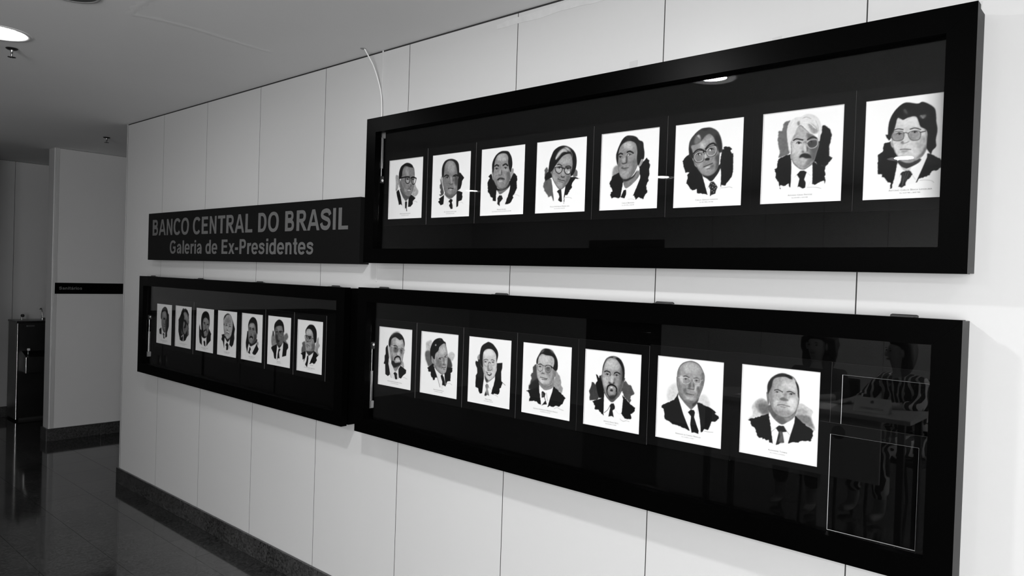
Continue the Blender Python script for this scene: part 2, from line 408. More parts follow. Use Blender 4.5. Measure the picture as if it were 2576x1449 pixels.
def sprinkler(x, y, label, k=.72):
    t = empty('fire_sprinkler', (x, y, HC), label, 'sprinkler', 'ceiling fire sprinklers')
    P = lambda prof: [(r * k, z) for r, z in prof]
    MB().lathe(P([(.0, 0.0), (.036, -.0005), (.036, -.003), (.028, -.007), (.012, -.009), (.0, -.009)]), (x, y, HC), 24).build('escutcheon', 'dark', t)
    MB().lathe(P([(.010, -.009), (.010, -.020), (.007, -.022), (.007, -.027), (.0, -.027)]), (x, y, HC), 16).build('nozzle', 'steel', t)
    for s in (-1, 1):
        MB().tube(curve_pts([(x + s*.008*k, y, HC - .018), (x + s*.014*k, y, HC - .027), (x + s*.012*k, y, HC - .036), (x, y, HC - .042)], 4), .0018, 8).build('yoke_arm', 'dark', t)
    MB().tube([(x, y, HC - .027), (x, y, HC - .042)], .0018, 8).build('glass_bulb', 'steel', t)
    d = MB().disc((x, y, HC - .042), .008 * k, 16)
    for i in range(12):
        t0 = 2*math.pi*(i - .3)/12; t1 = 2*math.pi*(i + .3)/12; a, b = .006 * k, .024 * k
        d.prism([(x + a*math.cos(t0), y + a*math.sin(t0)), (x + b*math.cos(t0), y + b*math.sin(t0)), (x + b*math.cos(t1), y + b*math.sin(t1)), (x + a*math.cos(t1), y + a*math.sin(t1))], 2, HC - .0435, HC - .042)
    d.build('deflector', 'dark', t)
sprinkler(-4.185, -1.095, 'small dark fire sprinkler hanging just below the bright ceiling light')
sprinkler(-6.43, .11, 'small dark fire sprinkler on the ceiling before the restroom wall')

sp = empty('ceiling_speaker', (-3.135, -1.165, HC), 'round dark ceiling speaker grille at the top edge of the picture', 'speaker')
MB().lathe([(.0, -.006), (.075, -.006), (.088, -.003), (.09, 0)], (-3.135, -1.165, HC), 40).build('grille', 'lampoff', sp)
MB().lathe([(.089, -.001), (.092, -.005), (.1, -.005), (.103, 0)], (-3.135, -1.165, HC), 40).build('rim', 'grey', sp)

# ---------------------------------------------------------------- bold grotesque letters cut as flat vinyl shapes
def g_arc(cx, cy, rx, ry, a0, a1, n=18, p=2.3):
    out = []
    for k in range(n + 1):
        t = math.radians(a0 + (a1 - a0) * k / n); c, s = math.cos(t), math.sin(t)
        out.append((cx + rx * math.copysign(abs(c) ** (2 / p), c), cy + ry * math.copysign(abs(s) ** (2 / p), s)))
    return out
def g_rect(x0, y0, x1, y1): return [[(x0, y0), (x1, y0), (x1, y1), (x0, y1)]]
def g_strip(a, b): return [[a[i], a[i+1], b[i+1], b[i]] for i in range(len(a) - 1)]
def g_ring(cx, cy, ro, ri, a0=0, a1=360, n=28, p=2.3): return g_strip(g_arc(cx, cy, *ro, a0, a1, n, p), g_arc(cx, cy, *ri, a0, a1, n, p))
def g_bowl(x0, cx, cy, ro, ri):
    return g_strip([(x0, cy + ro[1])] + g_arc(cx, cy, *ro, 90, -90) + [(x0, cy - ro[1])], [(x0, cy + ri[1])] + g_arc(cx, cy, *ri, 90, -90) + [(x0, cy - ri[1])])
def g_ribbon(pts, w, n=6):
    p = [Vector((a, b, 0)) for a, b in pts]; c = curve_pts(p, n); L = []; R = []
    for i, q in enumerate(c):
        d = (c[min(i+1, len(c)-1)] - c[max(i-1, 0)]).normalized(); m = Vector((-d.y, d.x, 0)) * w / 2
        L.append((q.x + m.x, q.y + m.y)); R.append((q.x - m.x, q.y - m.y))
    return g_strip(L, R)
def glyph(ch):
    S = .245; XH = .735; s = .222
    if ch == ' ': return [], .40
    if ch == 'I': return g_rect(.09, 0, .31, 1), .40
    if ch == 'L': return g_rect(.1, 0, .1 + S, 1) + g_rect(.1 + S, 0, .82, .17), .86
    if ch == 'T': return g_rect(.02, .83, .84, 1) + g_rect(.32, 0, .32 + S, .83), .86
    if ch == 'E': return g_rect(.1, 0, .1 + S, 1) + g_rect(.1 + S, .83, .84, 1) + g_rect(.1 + S, .43, .79, .595) + g_rect(.1 + S, 0, .86, .17), .94
    if ch == 'N': return g_rect(.1, 0, .30, 1) + g_rect(.68, 0, .88, 1) + [[(.30, 1), (.30, .66), (.68, 0), (.68, .34)]], 1.0
    if ch == 'A': return [[(0, 0), (.22, 0), (.50, .80), (.50, 1), (.38, 1)], [(.50, .80), (.78, 0), (1.0, 0), (.62, 1), (.50, 1)], [(.285, .215), (.715, .215), (.655, .385), (.345, .385)]], 1.0
    if ch == 'D': return g_rect(.1, 0, .1 + S, 1) + g_bowl(.1 + S, .44, .5, (.47, .5), (.25, .33)), 1.0
    if ch == 'O': return g_ring(.54, .5, (.5, .517), (.275, .345)), 1.08
    if ch == 'C': return g_ring(.53, .5, (.49, .517), (.27, .345), 38, 322), 1.0
    if ch == 'G': return g_ring(.53, .5, (.49, .517), (.27, .345), 38, 318) + g_rect(.55, .38, .95, .545) + g_rect(.75, .13, .95, .38), 1.07
    if ch == 'B': return g_rect(.1, 0, .1 + S, 1) + g_bowl(.1 + S, .53, .745, (.30, .255), (.115, .09)) + g_bowl(.1 + S, .56, .285, (.34, .285), (.14, .118)), .99
    if ch == 'P': return g_rect(.1, 0, .1 + S, 1) + g_bowl(.1 + S, .53, .69, (.33, .31), (.12, .145)), .92
    if ch == 'R': return g_rect(.1, 0, .1 + S, 1) + g_bowl(.1 + S, .56, .71, (.33, .29), (.125, .125)) + [[(.40, .43), (.66, .44), (.99, 0), (.73, 0)]], 1.0
    if ch == 'S': return g_ribbon([(.80, .70), (.70, .86), (.47, .905), (.22, .83), (.20, .65), (.44, .545), (.70, .45), (.76, .27), (.62, .12), (.42, .095), (.22, .16), (.13, .33)], .20), .92
    if ch == 'l': return g_rect(.09, 0, .09 + s, 1), .375
    if ch == 'i': return g_rect(.09, 0, .09 + s, XH) + g_rect(.09, .83, .09 + s, 1), .375
    if ch == '-': return g_rect(.05, .27, .42, .45), .47
    if ch == 'n': return g_rect(.085, 0, .085 + s, XH) + g_strip(g_arc(.43, .42, .30, .33, 150, 0, 14) + [(.73, 0)], g_arc(.43, .42, .105, .165, 150, 0, 14) + [(.535, 0)]), .82
    if ch == 'r': return g_rect(.085, 0, .085 + s, XH) + g_strip(g_arc(.47, .38, .24, .37, 165, 78, 10), g_arc(.50, .36, .23, .20, 170, 80, 10)), .54
    if ch == 'd': return g_ring(.40, .368, (.355, .385), (.165, .215)) + g_rect(.545, 0, .545 + s, 1), .83
    if ch == 'e': return g_ring(.40, .368, (.365, .387), (.175, .225), 0, 322, 26) + g_rect(.16, .30, .765, .44), .79
    if ch == 'o': return g_ring(.41, .368, (.375, .387), (.175, .215)), .83
    if ch == 's': return g_ribbon([(.64, .52), (.55, .63), (.38, .665), (.19, .61), (.20, .48), (.38, .41), (.58, .34), (.61, .20), (.50, .095), (.36, .075), (.19, .11), (.11, .23)], .165), .76
    if ch == 't': return g_rect(.13, .14, .13 + s, .98) + g_rect(.02, .60, .45, XH) + g_strip(g_arc(.36, .19, .23, .20, 180, 290, 8), g_arc(.38, .20, .06, .05, 180, 290, 8)), .47
    if ch == 'x': return [[(.01, 0), (.24, 0), (.75, XH), (.52, XH)], [(.02, XH), (.25, XH), (.76, 0), (.53, 0)]], .77
    if ch in 'aá':
        g = g_rect(.50, .0, .50 + s, .50) + g_strip(g_arc(.385, .46, .31, .287, 0, 168, 16), g_arc(.385, .46, .125, .14, 0, 168, 16))
        g += g_ribbon([(.52, .405), (.33, .365), (.165, .27), (.17, .13), (.30, .07), (.45, .12), (.53, .24)], .145)
        if ch == 'á': g += [[(.34, .82), (.44, .82), (.62, 1.02), (.42, 1.02)]]
        return g, .79
    return g_rect(.1, 0, .6, .7), .7
def letters(body, m, parent, o0, ux, w, h):
    """one flat piece per letter: o0 lower left of the baseline, ux running direction, total width w, cap height h"""
    pen = 0.0; lst = []
    for ch in body:
        g, adv = glyph(ch); lst.append((pen, g)); pen += adv + .012
    xs_ = [p[0] + q for q, g in lst for f in g for p in f]; x0, x1 = min(xs_), max(xs_); sx = w / (x1 - x0)
    o0 = Vector(o0); ux = Vector(ux); nrm = ux.cross(Vector((0, 0, 1)))
    for q, g in lst:
        if not g: continue
        b = MB()
        for k, f in enumerate(g): b.add([o0 + nrm * (k * 2e-5) + ux * ((p[0] + q - x0) * sx) + Vector((0, 0, p[1] * h)) for p in f], [tuple(range(len(f)))])
        b.build('letter', m, parent)

# ---------------------------------------------------------------- signs
sign = empty('wall_sign', (-3.97, -.03, 1.638), 'long black wall sign with grey lettering above the lower left case', 'sign')
sb = MB().box((-5.148, -.058, 1.638), (-2.792, -.001, 1.948), .0015).build('sign_board', 'signface', sign)
letters('BANCO CENTRAL DO BRASIL', 'letter', sb, (-5.078, -.0585, 1.800), (1, 0, 0), 2.195, .104)
letters('Galeria de Ex-Presidentes', 'letter', sb, (-4.806, -.0585, 1.681), (1, 0, 0), 1.64, .083)
ws = empty('restroom_sign', (FX + .004, .343, 1.32), 'small black restroom sign on the far partition', 'sign')
wp = MB().box((FX + .0006, .056, 1.320), (FX + .0075, .630, 1.419), .001).build('sign_plate', 'inner', ws)
letters('Sanitários', 'letter', wp, (FX + .0079, .088, 1.358), (0, 1, 0), .187, .026)

# ---------------------------------------------------------------- glazed display cases
Y_BOX, Y_DOOR, Y_FRONT = -.058, -.068, -.100      # carcass front, back of the door, front of the door
RAIL = .064
def ring_rail(poly, name, own, mt='black'):
    MB().prism(poly, 1, Y_DOOR, Y_FRONT).build(name, mt, own)
def display_case(x0, x1, z0, z1, label, hinges, strut_z, flip=False):
    t = empty('display_case', ((x0 + x1)/2, -.05, z0), label, 'display case', 'glazed wall display cases')
    MB().box((x0 + .004, -.0115, z0 + .004), (x1 - .004, -.001, z1 - .004)).build('back_panel', 'inner', t)
    xa, xb, za, zb = x0 + .003, x1 - .003, z0 + .003, z1 - .004
    MB().box((xa, Y_BOX, zb - .018), (xb, -.001, zb)).build('case_top', 'black', t)
    MB().box((xa, Y_BOX, za), (xb, -.001, za + .018)).build('case_bottom', 'black', t)
    MB().box((xa, Y_BOX, za + .0181), (xa + .018, -.001, zb - .0181)).build('case_side', 'black', t)
    MB().box((xb - .018, Y_BOX, za + .0181), (xb, -.001, zb - .0181)).build('case_side', 'black', t)
    sg = MB()   # dark seal that closes the shadow gap between carcass and door
    sg.box((xa + .006, Y_DOOR - .0005, zb - .016), (xb - .006, Y_BOX + .001, zb - .006)); sg.box((xa + .006, Y_DOOR - .0005, za + .006), (xb - .006, Y_BOX + .001, za + .016))
    sg.box((xa + .006, Y_DOOR - .0005, za + .006), (xa + .016, Y_BOX + .001, zb - .006)); sg.box((xb - .016, Y_DOOR - .0005, za + .006), (xb - .006, Y_BOX + .001, zb - .006))
    sg.build('door_seal', 'inner', t)
    door = empty('glazed_door', (x0 + .01, Y_DOOR, z1)); attach_empty(door, t)
    g = .0003
    ring_rail([(x0, z1), (x1, z1), (x1 - RAIL, z1 - RAIL + g), (x0 + RAIL, z1 - RAIL + g)], 'top_rail', door)
    ring_rail([(x0, z0), (x0 + RAIL, z0 + RAIL - g), (x1 - RAIL, z0 + RAIL - g), (x1, z0)], 'bottom_rail', door)
    ring_rail([(x0, z0 + g), (x0, z1 - g), (x0 + RAIL, z1 - RAIL), (x0 + RAIL, z0 + RAIL)], 'stile', door)
    ring_rail([(x1, z0 + g), (x1 - RAIL, z0 + RAIL), (x1 - RAIL, z1 - RAIL), (x1, z1 - g)], 'stile', door)
    MB().box((x0 + RAIL + .0005, -.0738, z0 + RAIL + .0005), (x1 - RAIL - .0005, -.0702, z1 - RAIL - .0005)).build('glass_pane', 'glass', door)
    for hx in hinges:
        hz = z1 + .0016
        h = MB().tube([(hx - .032, -.066, hz), (hx - .028, -.066, hz), (hx + .028, -.066, hz), (hx + .032, -.066, hz)], [.003, .0048, .0048, .003], 10)
        h.box((hx - .026, -.095, z1 + .0002), (hx + .026, -.050, z1 + .0016)).build('hinge', 'rubber', t)
    if strut_z:
        sx = x0 + .040; za, zb = strut_z
        st = empty('gas_strut', (sx, -.045, min(za, zb))); attach_empty(st, t)
        d = 1 if zb > za else -1
        MB().tube([(sx, -.045, za), (sx, -.045, za + d*.135)], .0085, 14).build('strut_body', 'strut', st)
        MB().tube([(sx, -.045, za + d*.135), (sx, -.045, zb)], .0035, 10).build('strut_rod', 'chrome', st)
        MB().box((sx - .010, -.058, zb), (sx + .010, -.034, zb + d*.032), .003).build('strut_socket', 'rubber', st)
        MB().box((sx - .011, -.060, za - d*.034), (sx + .011, -.032, za), .003).build('strut_socket', 'grey', st)
        MB().tube([(sx - .02, -.045, zb + d*.02), (sx + .012, -.045, zb + d*.02)], .006, 10).build('ball_stud', 'chrome', st)
    return t
def attach_empty(o, parent):
    w = Vector(o.location); o.parent = parent; o.matrix_parent_inverse = Matrix.Translation(-origin(parent)); o.location = w
CASES = dict(U=(-2.704, -.361, 1.643, 2.285), R=(-2.732, -.366, .883, 1.533), B=(-5.167, -2.835, .884, 1.528))
display_case(*CASES['U'], 'long black glazed case with eight portraits, the upper one at right', [-2.5, -1.88, -1.19, -.5], (2.205, 2.035))
display_case(*CASES['R'], 'long black glazed case with seven portraits and two empty mounts, lower right', [-2.59, -1.883, -1.185, -.50], (1.02, 1.255))
display_case(*CASES['B'], 'long black glazed case with seven portraits, lower left under the sign', [-5.03, -4.348, -3.656, -2.955], (1.02, 1.235))

# ---------------------------------------------------------------- drawing of the printed portraits
def homog(q):
    # maps sheet coords -> unit square (u right, v down)
    src=[(q[0],q[1]),(q[2],q[3]),(q[4],q[5]),(q[6],q[7])]; dst=[(0,0),(1,0),(1,1),(0,1)]
    A=[];b=[]
    for (x,y),(u,v) in zip(src,dst):
        A.append([x,y,1,0,0,0,-u*x,-u*y]);b.append(u)
        A.append([0,0,0,x,y,1,-v*x,-v*y]);b.append(v)
    h=np.linalg.solve(np.array(A,float),np.array(b,float))
    return np.append(h,1).reshape(3,3)
def smooth(p,closed=True,n=5):
    p=np.asarray(p,float); k=len(p); out=[]
    rng=range(k) if closed else range(k-1)
    for i in rng:
        if closed: a,b,c,d=p[i-1],p[i],p[(i+1)%k],p[(i+2)%k]
        else: a,b,c,d=p[max(i-1,0)],p[i],p[i+1],p[min(i+2,k-1)]
        for t in np.arange(n)/n:
            out.append(.5*((2*b)+(c-a)*t+(2*a-5*b+4*c-d)*t*t+(3*b-a-3*c+d)*t**3))
    if not closed: out.append(p[-1])
    return np.array(out)
_K = {}
def _kern(n, s):
    key = (n, round(s, 2))
    if key not in _K:
        i = np.arange(n); k = np.exp(-(i[:, None] - i[None]) ** 2 / (2 * s * s)); _K[key] = k / k.sum(1, keepdims=True)
    return _K[key]
def blur(m, s):
    if s < .3: return m
    ry = np.flatnonzero(m.any(1)); rx = np.flatnonzero(m.any(0))
    if not len(ry): return m
    g = int(3 * s) + 2; y0, y1 = max(ry[0] - g, 0), min(ry[-1] + g + 1, m.shape[0]); x0, x1 = max(rx[0] - g, 0), min(rx[-1] + g + 1, m.shape[1])
    out = np.zeros_like(m)
    out[y0:y1, x0:x1] = _kern(m.shape[0], s)[y0:y1, y0:y1] @ m[y0:y1, x0:x1] @ _kern(m.shape[1], s)[x0:x1, x0:x1].T
    return out
def fill(W, Ht, pts):
    c = np.zeros((Ht, W + 1)); q = np.roll(pts, -1, 0)
    for (ax, ay), (bx, by) in zip(pts, q):
        if ay > by: ax, ay, bx, by = bx, by, ax, ay
        r0 = max(int(math.ceil(ay - .5)), 0); r1 = min(int(math.ceil(by - .5)), Ht)
        if r1 <= r0: continue
        r = np.arange(r0, r1); x = ax + (r + .5 - ay) * (bx - ax) / (by - ay)
        c[r, np.clip(np.ceil(x - .5), 0, W).astype(int)] += 1
    return np.cumsum(c, 1)[:, :W] % 2
def torn(p, rng):
    # ragged brush edge
    out=[]
    for a,b in zip(p,np.roll(p,-1,0)):
        L=np.hypot(*(b-a)); n=max(int(L/13),1); nm=np.array([-(b-a)[1],(b-a)[0]])/(L+1e-9)
        for i in range(n): out.append(a+(b-a)*i/n+(nm*rng.uniform(-6,6) if i else 0))
    return np.array(out)
def raster(q,ops,W,Ht):
    rng=np.random.RandomState(len(ops)*7+int(q[0]))
    Hm=homog(q); im=np.full((Ht,W),250.0); face=np.ones((Ht,W))
    ux=W/ (0.5*((q[2]-q[0])+(q[4]-q[6]))); uy=Ht/(0.5*((q[7]-q[1])+(q[5]-q[3])))
    def T(p):
        p=np.asarray(p,float).reshape(-1,2); h=np.c_[p,np.ones(len(p))]@Hm.T
        return np.c_[h[:,0]/h[:,2]*W,h[:,1]/h[:,2]*Ht]
    sc=(ux+uy)/2
    def stroke(p,w,closed=False):
        # ribbon in sheet space
        p=np.asarray(p,float).reshape(-1,2); p=smooth(p,closed)
        if closed: p=np.vstack([p,p[:1]])
        m=np.zeros((Ht,W)); P=T(p); r=max(w*.5*sc,.6)
        a=P[:-1];b=P[1:]
        x0=max(int(P[:,0].min()-r-2),0);x1=min(int(P[:,0].max()+r+3),W);y0=max(int(P[:,1].min()-r-2),0);y1=min(int(P[:,1].max()+r+3),Ht)
        if x1<=x0 or y1<=y0:return m
        gx,gy=np.meshgrid(np.arange(x0,x1)+.5,np.arange(y0,y1)+.5); best=np.full(gx.shape,1e9)
        for (ax,ay),(bx,by) in zip(a,b):
            dx,dy=bx-ax,by-ay; L=dx*dx+dy*dy+1e-9
            t=np.clip(((gx-ax)*dx+(gy-ay)*dy)/L,0,1)
            best=np.minimum(best,(gx-ax-t*dx)**2+(gy-ay-t*dy)**2)
        m[y0:y1,x0:x1]=np.clip(r+.5-np.sqrt(best),0,1)
        return m
    def put(m,v):
        nonlocal im
        im=im*(1-m)+v*m
    for k,v,b,c in ops:
        if k=='e':
            x,y=c; w=b
            ell=lambda rx,ry,dx=0,dy=0:T([(x+dx+rx*np.cos(t),y+dy+ry*np.sin(t)) for t in np.linspace(0,6.283,16,endpoint=False)])
            put(blur(fill(W,Ht,ell(w,w*.42)),.6)*.75,min(v+130,215))
            put(blur(fill(W,Ht,ell(w*.42,w*.42)),.6),v*.5)
            put(stroke([x-w,y+w*.1,x-w*.2,y-w*.45,x+w,y+w*.05],w*.22)*.9,v*.6)
            continue
        if k=='o':
            pts=T([(c[0]+c[2]*np.cos(t),c[1]+c[3]*np.sin(t)) for t in np.linspace(0,6.283,20,endpoint=False)])
            put(blur(fill(W,Ht,pts),b*sc),v); continue
        if k=='l': put(stroke(c,b),v); continue
        if k=='g': put(stroke(c,b,True),v); continue
        p=np.asarray(c,float).reshape(-1,2)
        if k!='p': p=smooth(p)
        elif v<130 and np.ptp(p[:,0])>165: p=torn(p,rng)
        m=fill(W,Ht,T(p)); m=blur(m,max(b*sc,.5))
        if k=='F':
            face=m; pt=T(p); ce=pt.mean(0)
            put(blur(fill(W,Ht,ce+(pt-ce)*1.045),.8),v*.6)
        if k=='s': m=m*face*.82
        put(m,v)
    n1=blur(rng.rand(Ht,W)-.5,2.2)*2.2; n2=blur(rng.rand(Ht,W)-.5,6)*5
    ink=np.clip((246-im)/60,0,1)*np.clip(im/60,0,1)
    im=im*(1+ink*(n1*.5+n2*.35))
    return np.clip(blur(im,.75),0,255)
# portrait prints: quad TL,TR,BR,BL and strokes, all in the units of one tracing sheet per print
# kinds: p polygon, q smooth polygon, F face (clip), s smooth shading inside face, l brush line, g closed ring, e eye, o ellipse
PORTRAITS = {}
PORTRAITS['L7'] = ([52,85,1044,192,974,1410,0,1222], [
('q',205,6,[120,790,175,740,165,640,215,570,290,530,350,580,380,620,385,740,250,762,130,800]),
('q',150,10,[205,600,290,545,375,600,380,720,300,745,230,690]),
('q',105,10,[250,610,370,625,385,720,310,735,265,700]),
('q',200,5,[715,650,740,615,790,600,850,640,905,680,925,715,905,760,915,850,950,945,850,900,720,800]),
('q',120,10,[720,750,780,740,880,770,915,850,930,920,800,850,715,790]),
('q',165,8,[730,680,800,670,850,720,800,750,730,730]),
('p',18,2,[112,808,250,770,375,735,400,930,420,1115,375,1095,370,1060,335,1070,310,1045,295,1060,290,1035,250,1040,230,1015,205,930,190,905,160,890,145,855,150,830]),
('p',14,2,[698,745,760,810,860,900,925,945,915,990,920,1015,895,1050,890,1080,840,1075,760,1078,735,1100,660,1092,605,1108,640,980,690,830]),
('p',248,2,[380,715,420,790,520,870,600,850,700,755,690,850,640,1000,605,1110,500,1120,420,1115,405,960]),
('q',95,3,[390,620,700,640,690,770,600,840,530,868,450,810,390,720]),
('q',140,8,[560,740,690,700,690,765,600,830]),
('p',30,2,[455,912,500,882,560,888,595,960,540,965,560,1100,520,1095,490,1120,455,1128,495,965]),
('q',85,6,[500,965,535,960,552,1090,490,1090,510,1010]),
('l',170,5,[405,960,470,905]),('l',140,5,[565,900,600,960,630,1000]),
('q',110,3,[348,465,378,475,382,600,362,590]),
('q',90,3,[738,530,760,515,748,610,728,625]),
('F',172,3,[390,380,450,275,560,240,680,270,735,370,748,480,738,600,700,705,620,768,540,768,450,715,405,620,380,500]),
('s',115,18,[380,380,440,330,425,500,440,650,520,745,430,715,375,560]),
('s',150,16,[430,300,520,270,540,330,460,400]),
('s',215,18,[560,330,700,340,715,430,600,410]),
('s',225,16,[640,540,715,560,690,680,625,690,600,610]),
('s',205,14,[460,580,500,560,480,640,440,640]),
('s',140,14,[480,690,620,700,640,765,520,770]),
('q',28,4,[365,480,362,370,400,290,470,235,560,213,650,245,680,285,650,290,590,262,500,265,440,295,415,380,385,450]),
('q',26,3,[712,318,745,360,757,430,755,520,742,520,735,420]),
('l',62,13,[450,432,490,425,550,455]),('l',55,13,[605,452,650,450,702,478]),
('e',70,24,[482,457]),('e',50,26,[657,482]),
('s',130,8,[575,450,600,460,600,540,570,520]),
('s',85,5,[510,545,545,525,590,540,625,562,570,572,530,560]),
('l',60,7,[482,622,550,618,637,642]),('l',120,8,[520,640,570,648,600,645]),
('l',150,3,[790,845,830,850,860,865,910,860]),
])
PORTRAITS['L6'] = ([72,82,968,185,916,1388,22,1212], [
('q',215,14,[185,690,195,560,260,490,330,480,345,640,230,720]),
('q',215,14,[590,740,640,640,700,640,740,700,760,790,680,800]),
('p',8,2,[330,620,340,690,380,800,440,960,490,1140,450,1110,395,1090,320,1050,260,1040,235,1015,150,965,145,880,130,820,108,808,115,775,280,705]),
('p',8,2,[590,740,640,755,740,800,850,880,822,890,870,925,875,965,830,1005,775,1005,765,1050,745,1090,725,1120,680,1105,660,1140,630,1148,620,950,585,800]),
('p',252,2,[335,620,390,700,495,835,560,800,590,760,610,880,630,1060,632,1145,605,1165,490,1140,400,900,345,700]),
('q',105,3,[350,600,600,640,585,750,515,832,490,825,420,750,350,650]),
('q',60,6,[540,720,600,640,590,740,525,800]),
('l',185,6,[590,800,592,900]),
('p',8,2,[462,872,500,840,545,845,557,880,545,940,575,1040,605,1130,600,1172,545,1150,510,1155,492,1040,505,930]),
('q',110,3,[313,400,332,400,340,540,322,520]),('q',80,3,[655,500,678,470,665,540,645,580]),
('F',150,3,[328,420,335,320,390,220,505,182,610,225,670,330,685,400,670,500,640,590,600,680,540,740,470,738,400,690,350,600,330,500]),
('s',180,20,[420,220,540,200,620,280,540,340,430,320]),
('s',110,12,[325,330,365,290,360,480,380,600,440,720,350,620]),
('s',95,10,[655,320,690,360,675,480,600,680,560,730,600,600,640,480]),
('s',205,10,[360,370,400,380,395,450,360,440]),
('s',200,10,[560,500,620,480,610,580,560,580]),
('s',90,8,[590,520,625,530,610,600,580,580]),
('s',95,8,[400,560,440,540,450,600,480,640,430,630]),
('s',175,10,[450,660,530,660,540,710,460,720]),
('s',95,10,[430,700,560,730,500,760]),
('l',50,12,[410,382,440,376,482,398]),('l',50,12,[548,412,590,405,630,430]),
('e',50,24,[438,418]),('e',50,22,[582,442]),
('s',90,7,[490,440,505,470,500,540,470,530]),('s',60,6,[535,470,552,500,550,560,538,520]),
('l',70,9,[462,545,500,555,548,560]),
('l',60,8,[445,610,490,628,545,636]),('l',130,8,[470,650,530,655]),
('g',225,5,[390,400,440,392,492,415,490,465,440,485,395,465]),('g',225,5,[545,420,600,415,640,440,620,480,560,470]),
('l',215,5,[335,398,390,392]),('l',200,5,[640,440,670,430]),
('l',120,4,[680,1132,740,1145,800,1150]),
])
PORTRAITS['L5'] = ([95,50,985,140,930,1395,46,1235], [
('p',58,3,[185,580,215,585,240,620,280,560,300,760,290,830,270,855,150,865,145,820,155,780,140,720,165,665,180,620]),
('p',12,2,[250,455,275,470,300,520,305,480,350,475,380,600,385,740,375,820,300,830,275,760,260,680,245,600,275,560]),
('p',75,3,[680,590,710,550,740,590,760,620,795,625,850,755,800,790,780,830,800,860,775,905,690,800,650,700]),
('p',16,2,[190,880,375,815,372,960,365,1100,300,1040,290,1010,225,1000,232,960,210,905]),
('p',12,2,[660,770,770,905,860,980,850,1030,785,1080,800,1140,770,1152,700,1145,640,1060,660,900]),
('p',252,2,[378,735,500,890,645,735,672,840,650,1050,600,1100,520,1115,440,1110,365,1100,372,900]),
('q',90,3,[385,700,640,690,640,740,560,850,500,892,450,860,395,780]),
('l',110,9,[375,1055,430,1010,465,945]),('l',215,5,[545,1000,600,1070,640,1060]),
('p',28,2,[465,940,485,912,525,910,545,960,540,995,505,1020,525,1125,490,1105,440,1115,460,1020,470,985]),
('q',105,3,[325,480,350,475,358,580,340,560]),('q',70,4,[680,520,705,515,695,560,665,610]),
('F',150,3,[358,400,380,300,430,215,530,185,620,235,670,340,690,450,680,560,650,680,610,780,530,845,470,840,410,770,370,660,350,530]),
('s',195,18,[400,290,480,220,580,260,600,370,470,380,400,370]),
('s',185,14,[370,500,440,500,450,580,400,650,370,600]),
('s',195,10,[480,500,520,480,530,580,490,590]),
('s',60,20,[640,330,700,440,680,600,640,720,560,830,600,680,630,560]),
('s',70,16,[390,660,430,700,480,830,560,840,600,770,560,700,540,800,450,790]),
('s',110,10,[540,500,560,560,540,620,520,560]),
('q',20,4,[357,400,370,310,420,225,500,182,590,190,650,240,690,330,700,420,690,520,665,560,668,420,640,320,580,230,520,200,440,215,390,290]),
('q',120,5,[520,182,560,180,580,200,530,205]),
('l',25,16,[388,415,420,405,470,425]),('l',25,18,[540,440,580,425,625,450]),
('l',40,10,[470,425,480,455,470,480]),('l',40,10,[540,445,530,470]),
('e',45,30,[430,458]),('e',45,30,[575,472]),
('s',35,6,[450,570,480,590,510,600,535,570,530,610,460,610]),
('l',12,22,[425,690,440,640,490,620,545,640,572,680,570,720]),
('l',30,14,[420,700,425,760,470,830]),('l',35,14,[575,700,570,760,530,820]),
('o',245,3,[490,660,20,9]),('q',30,6,[470,700,490,690,515,700,510,720,475,720]),('q',45,10,[450,800,520,780,560,800,520,850,470,845]),
('l',130,4,[620,1150,670,1185,720,1175,765,1190]),
])
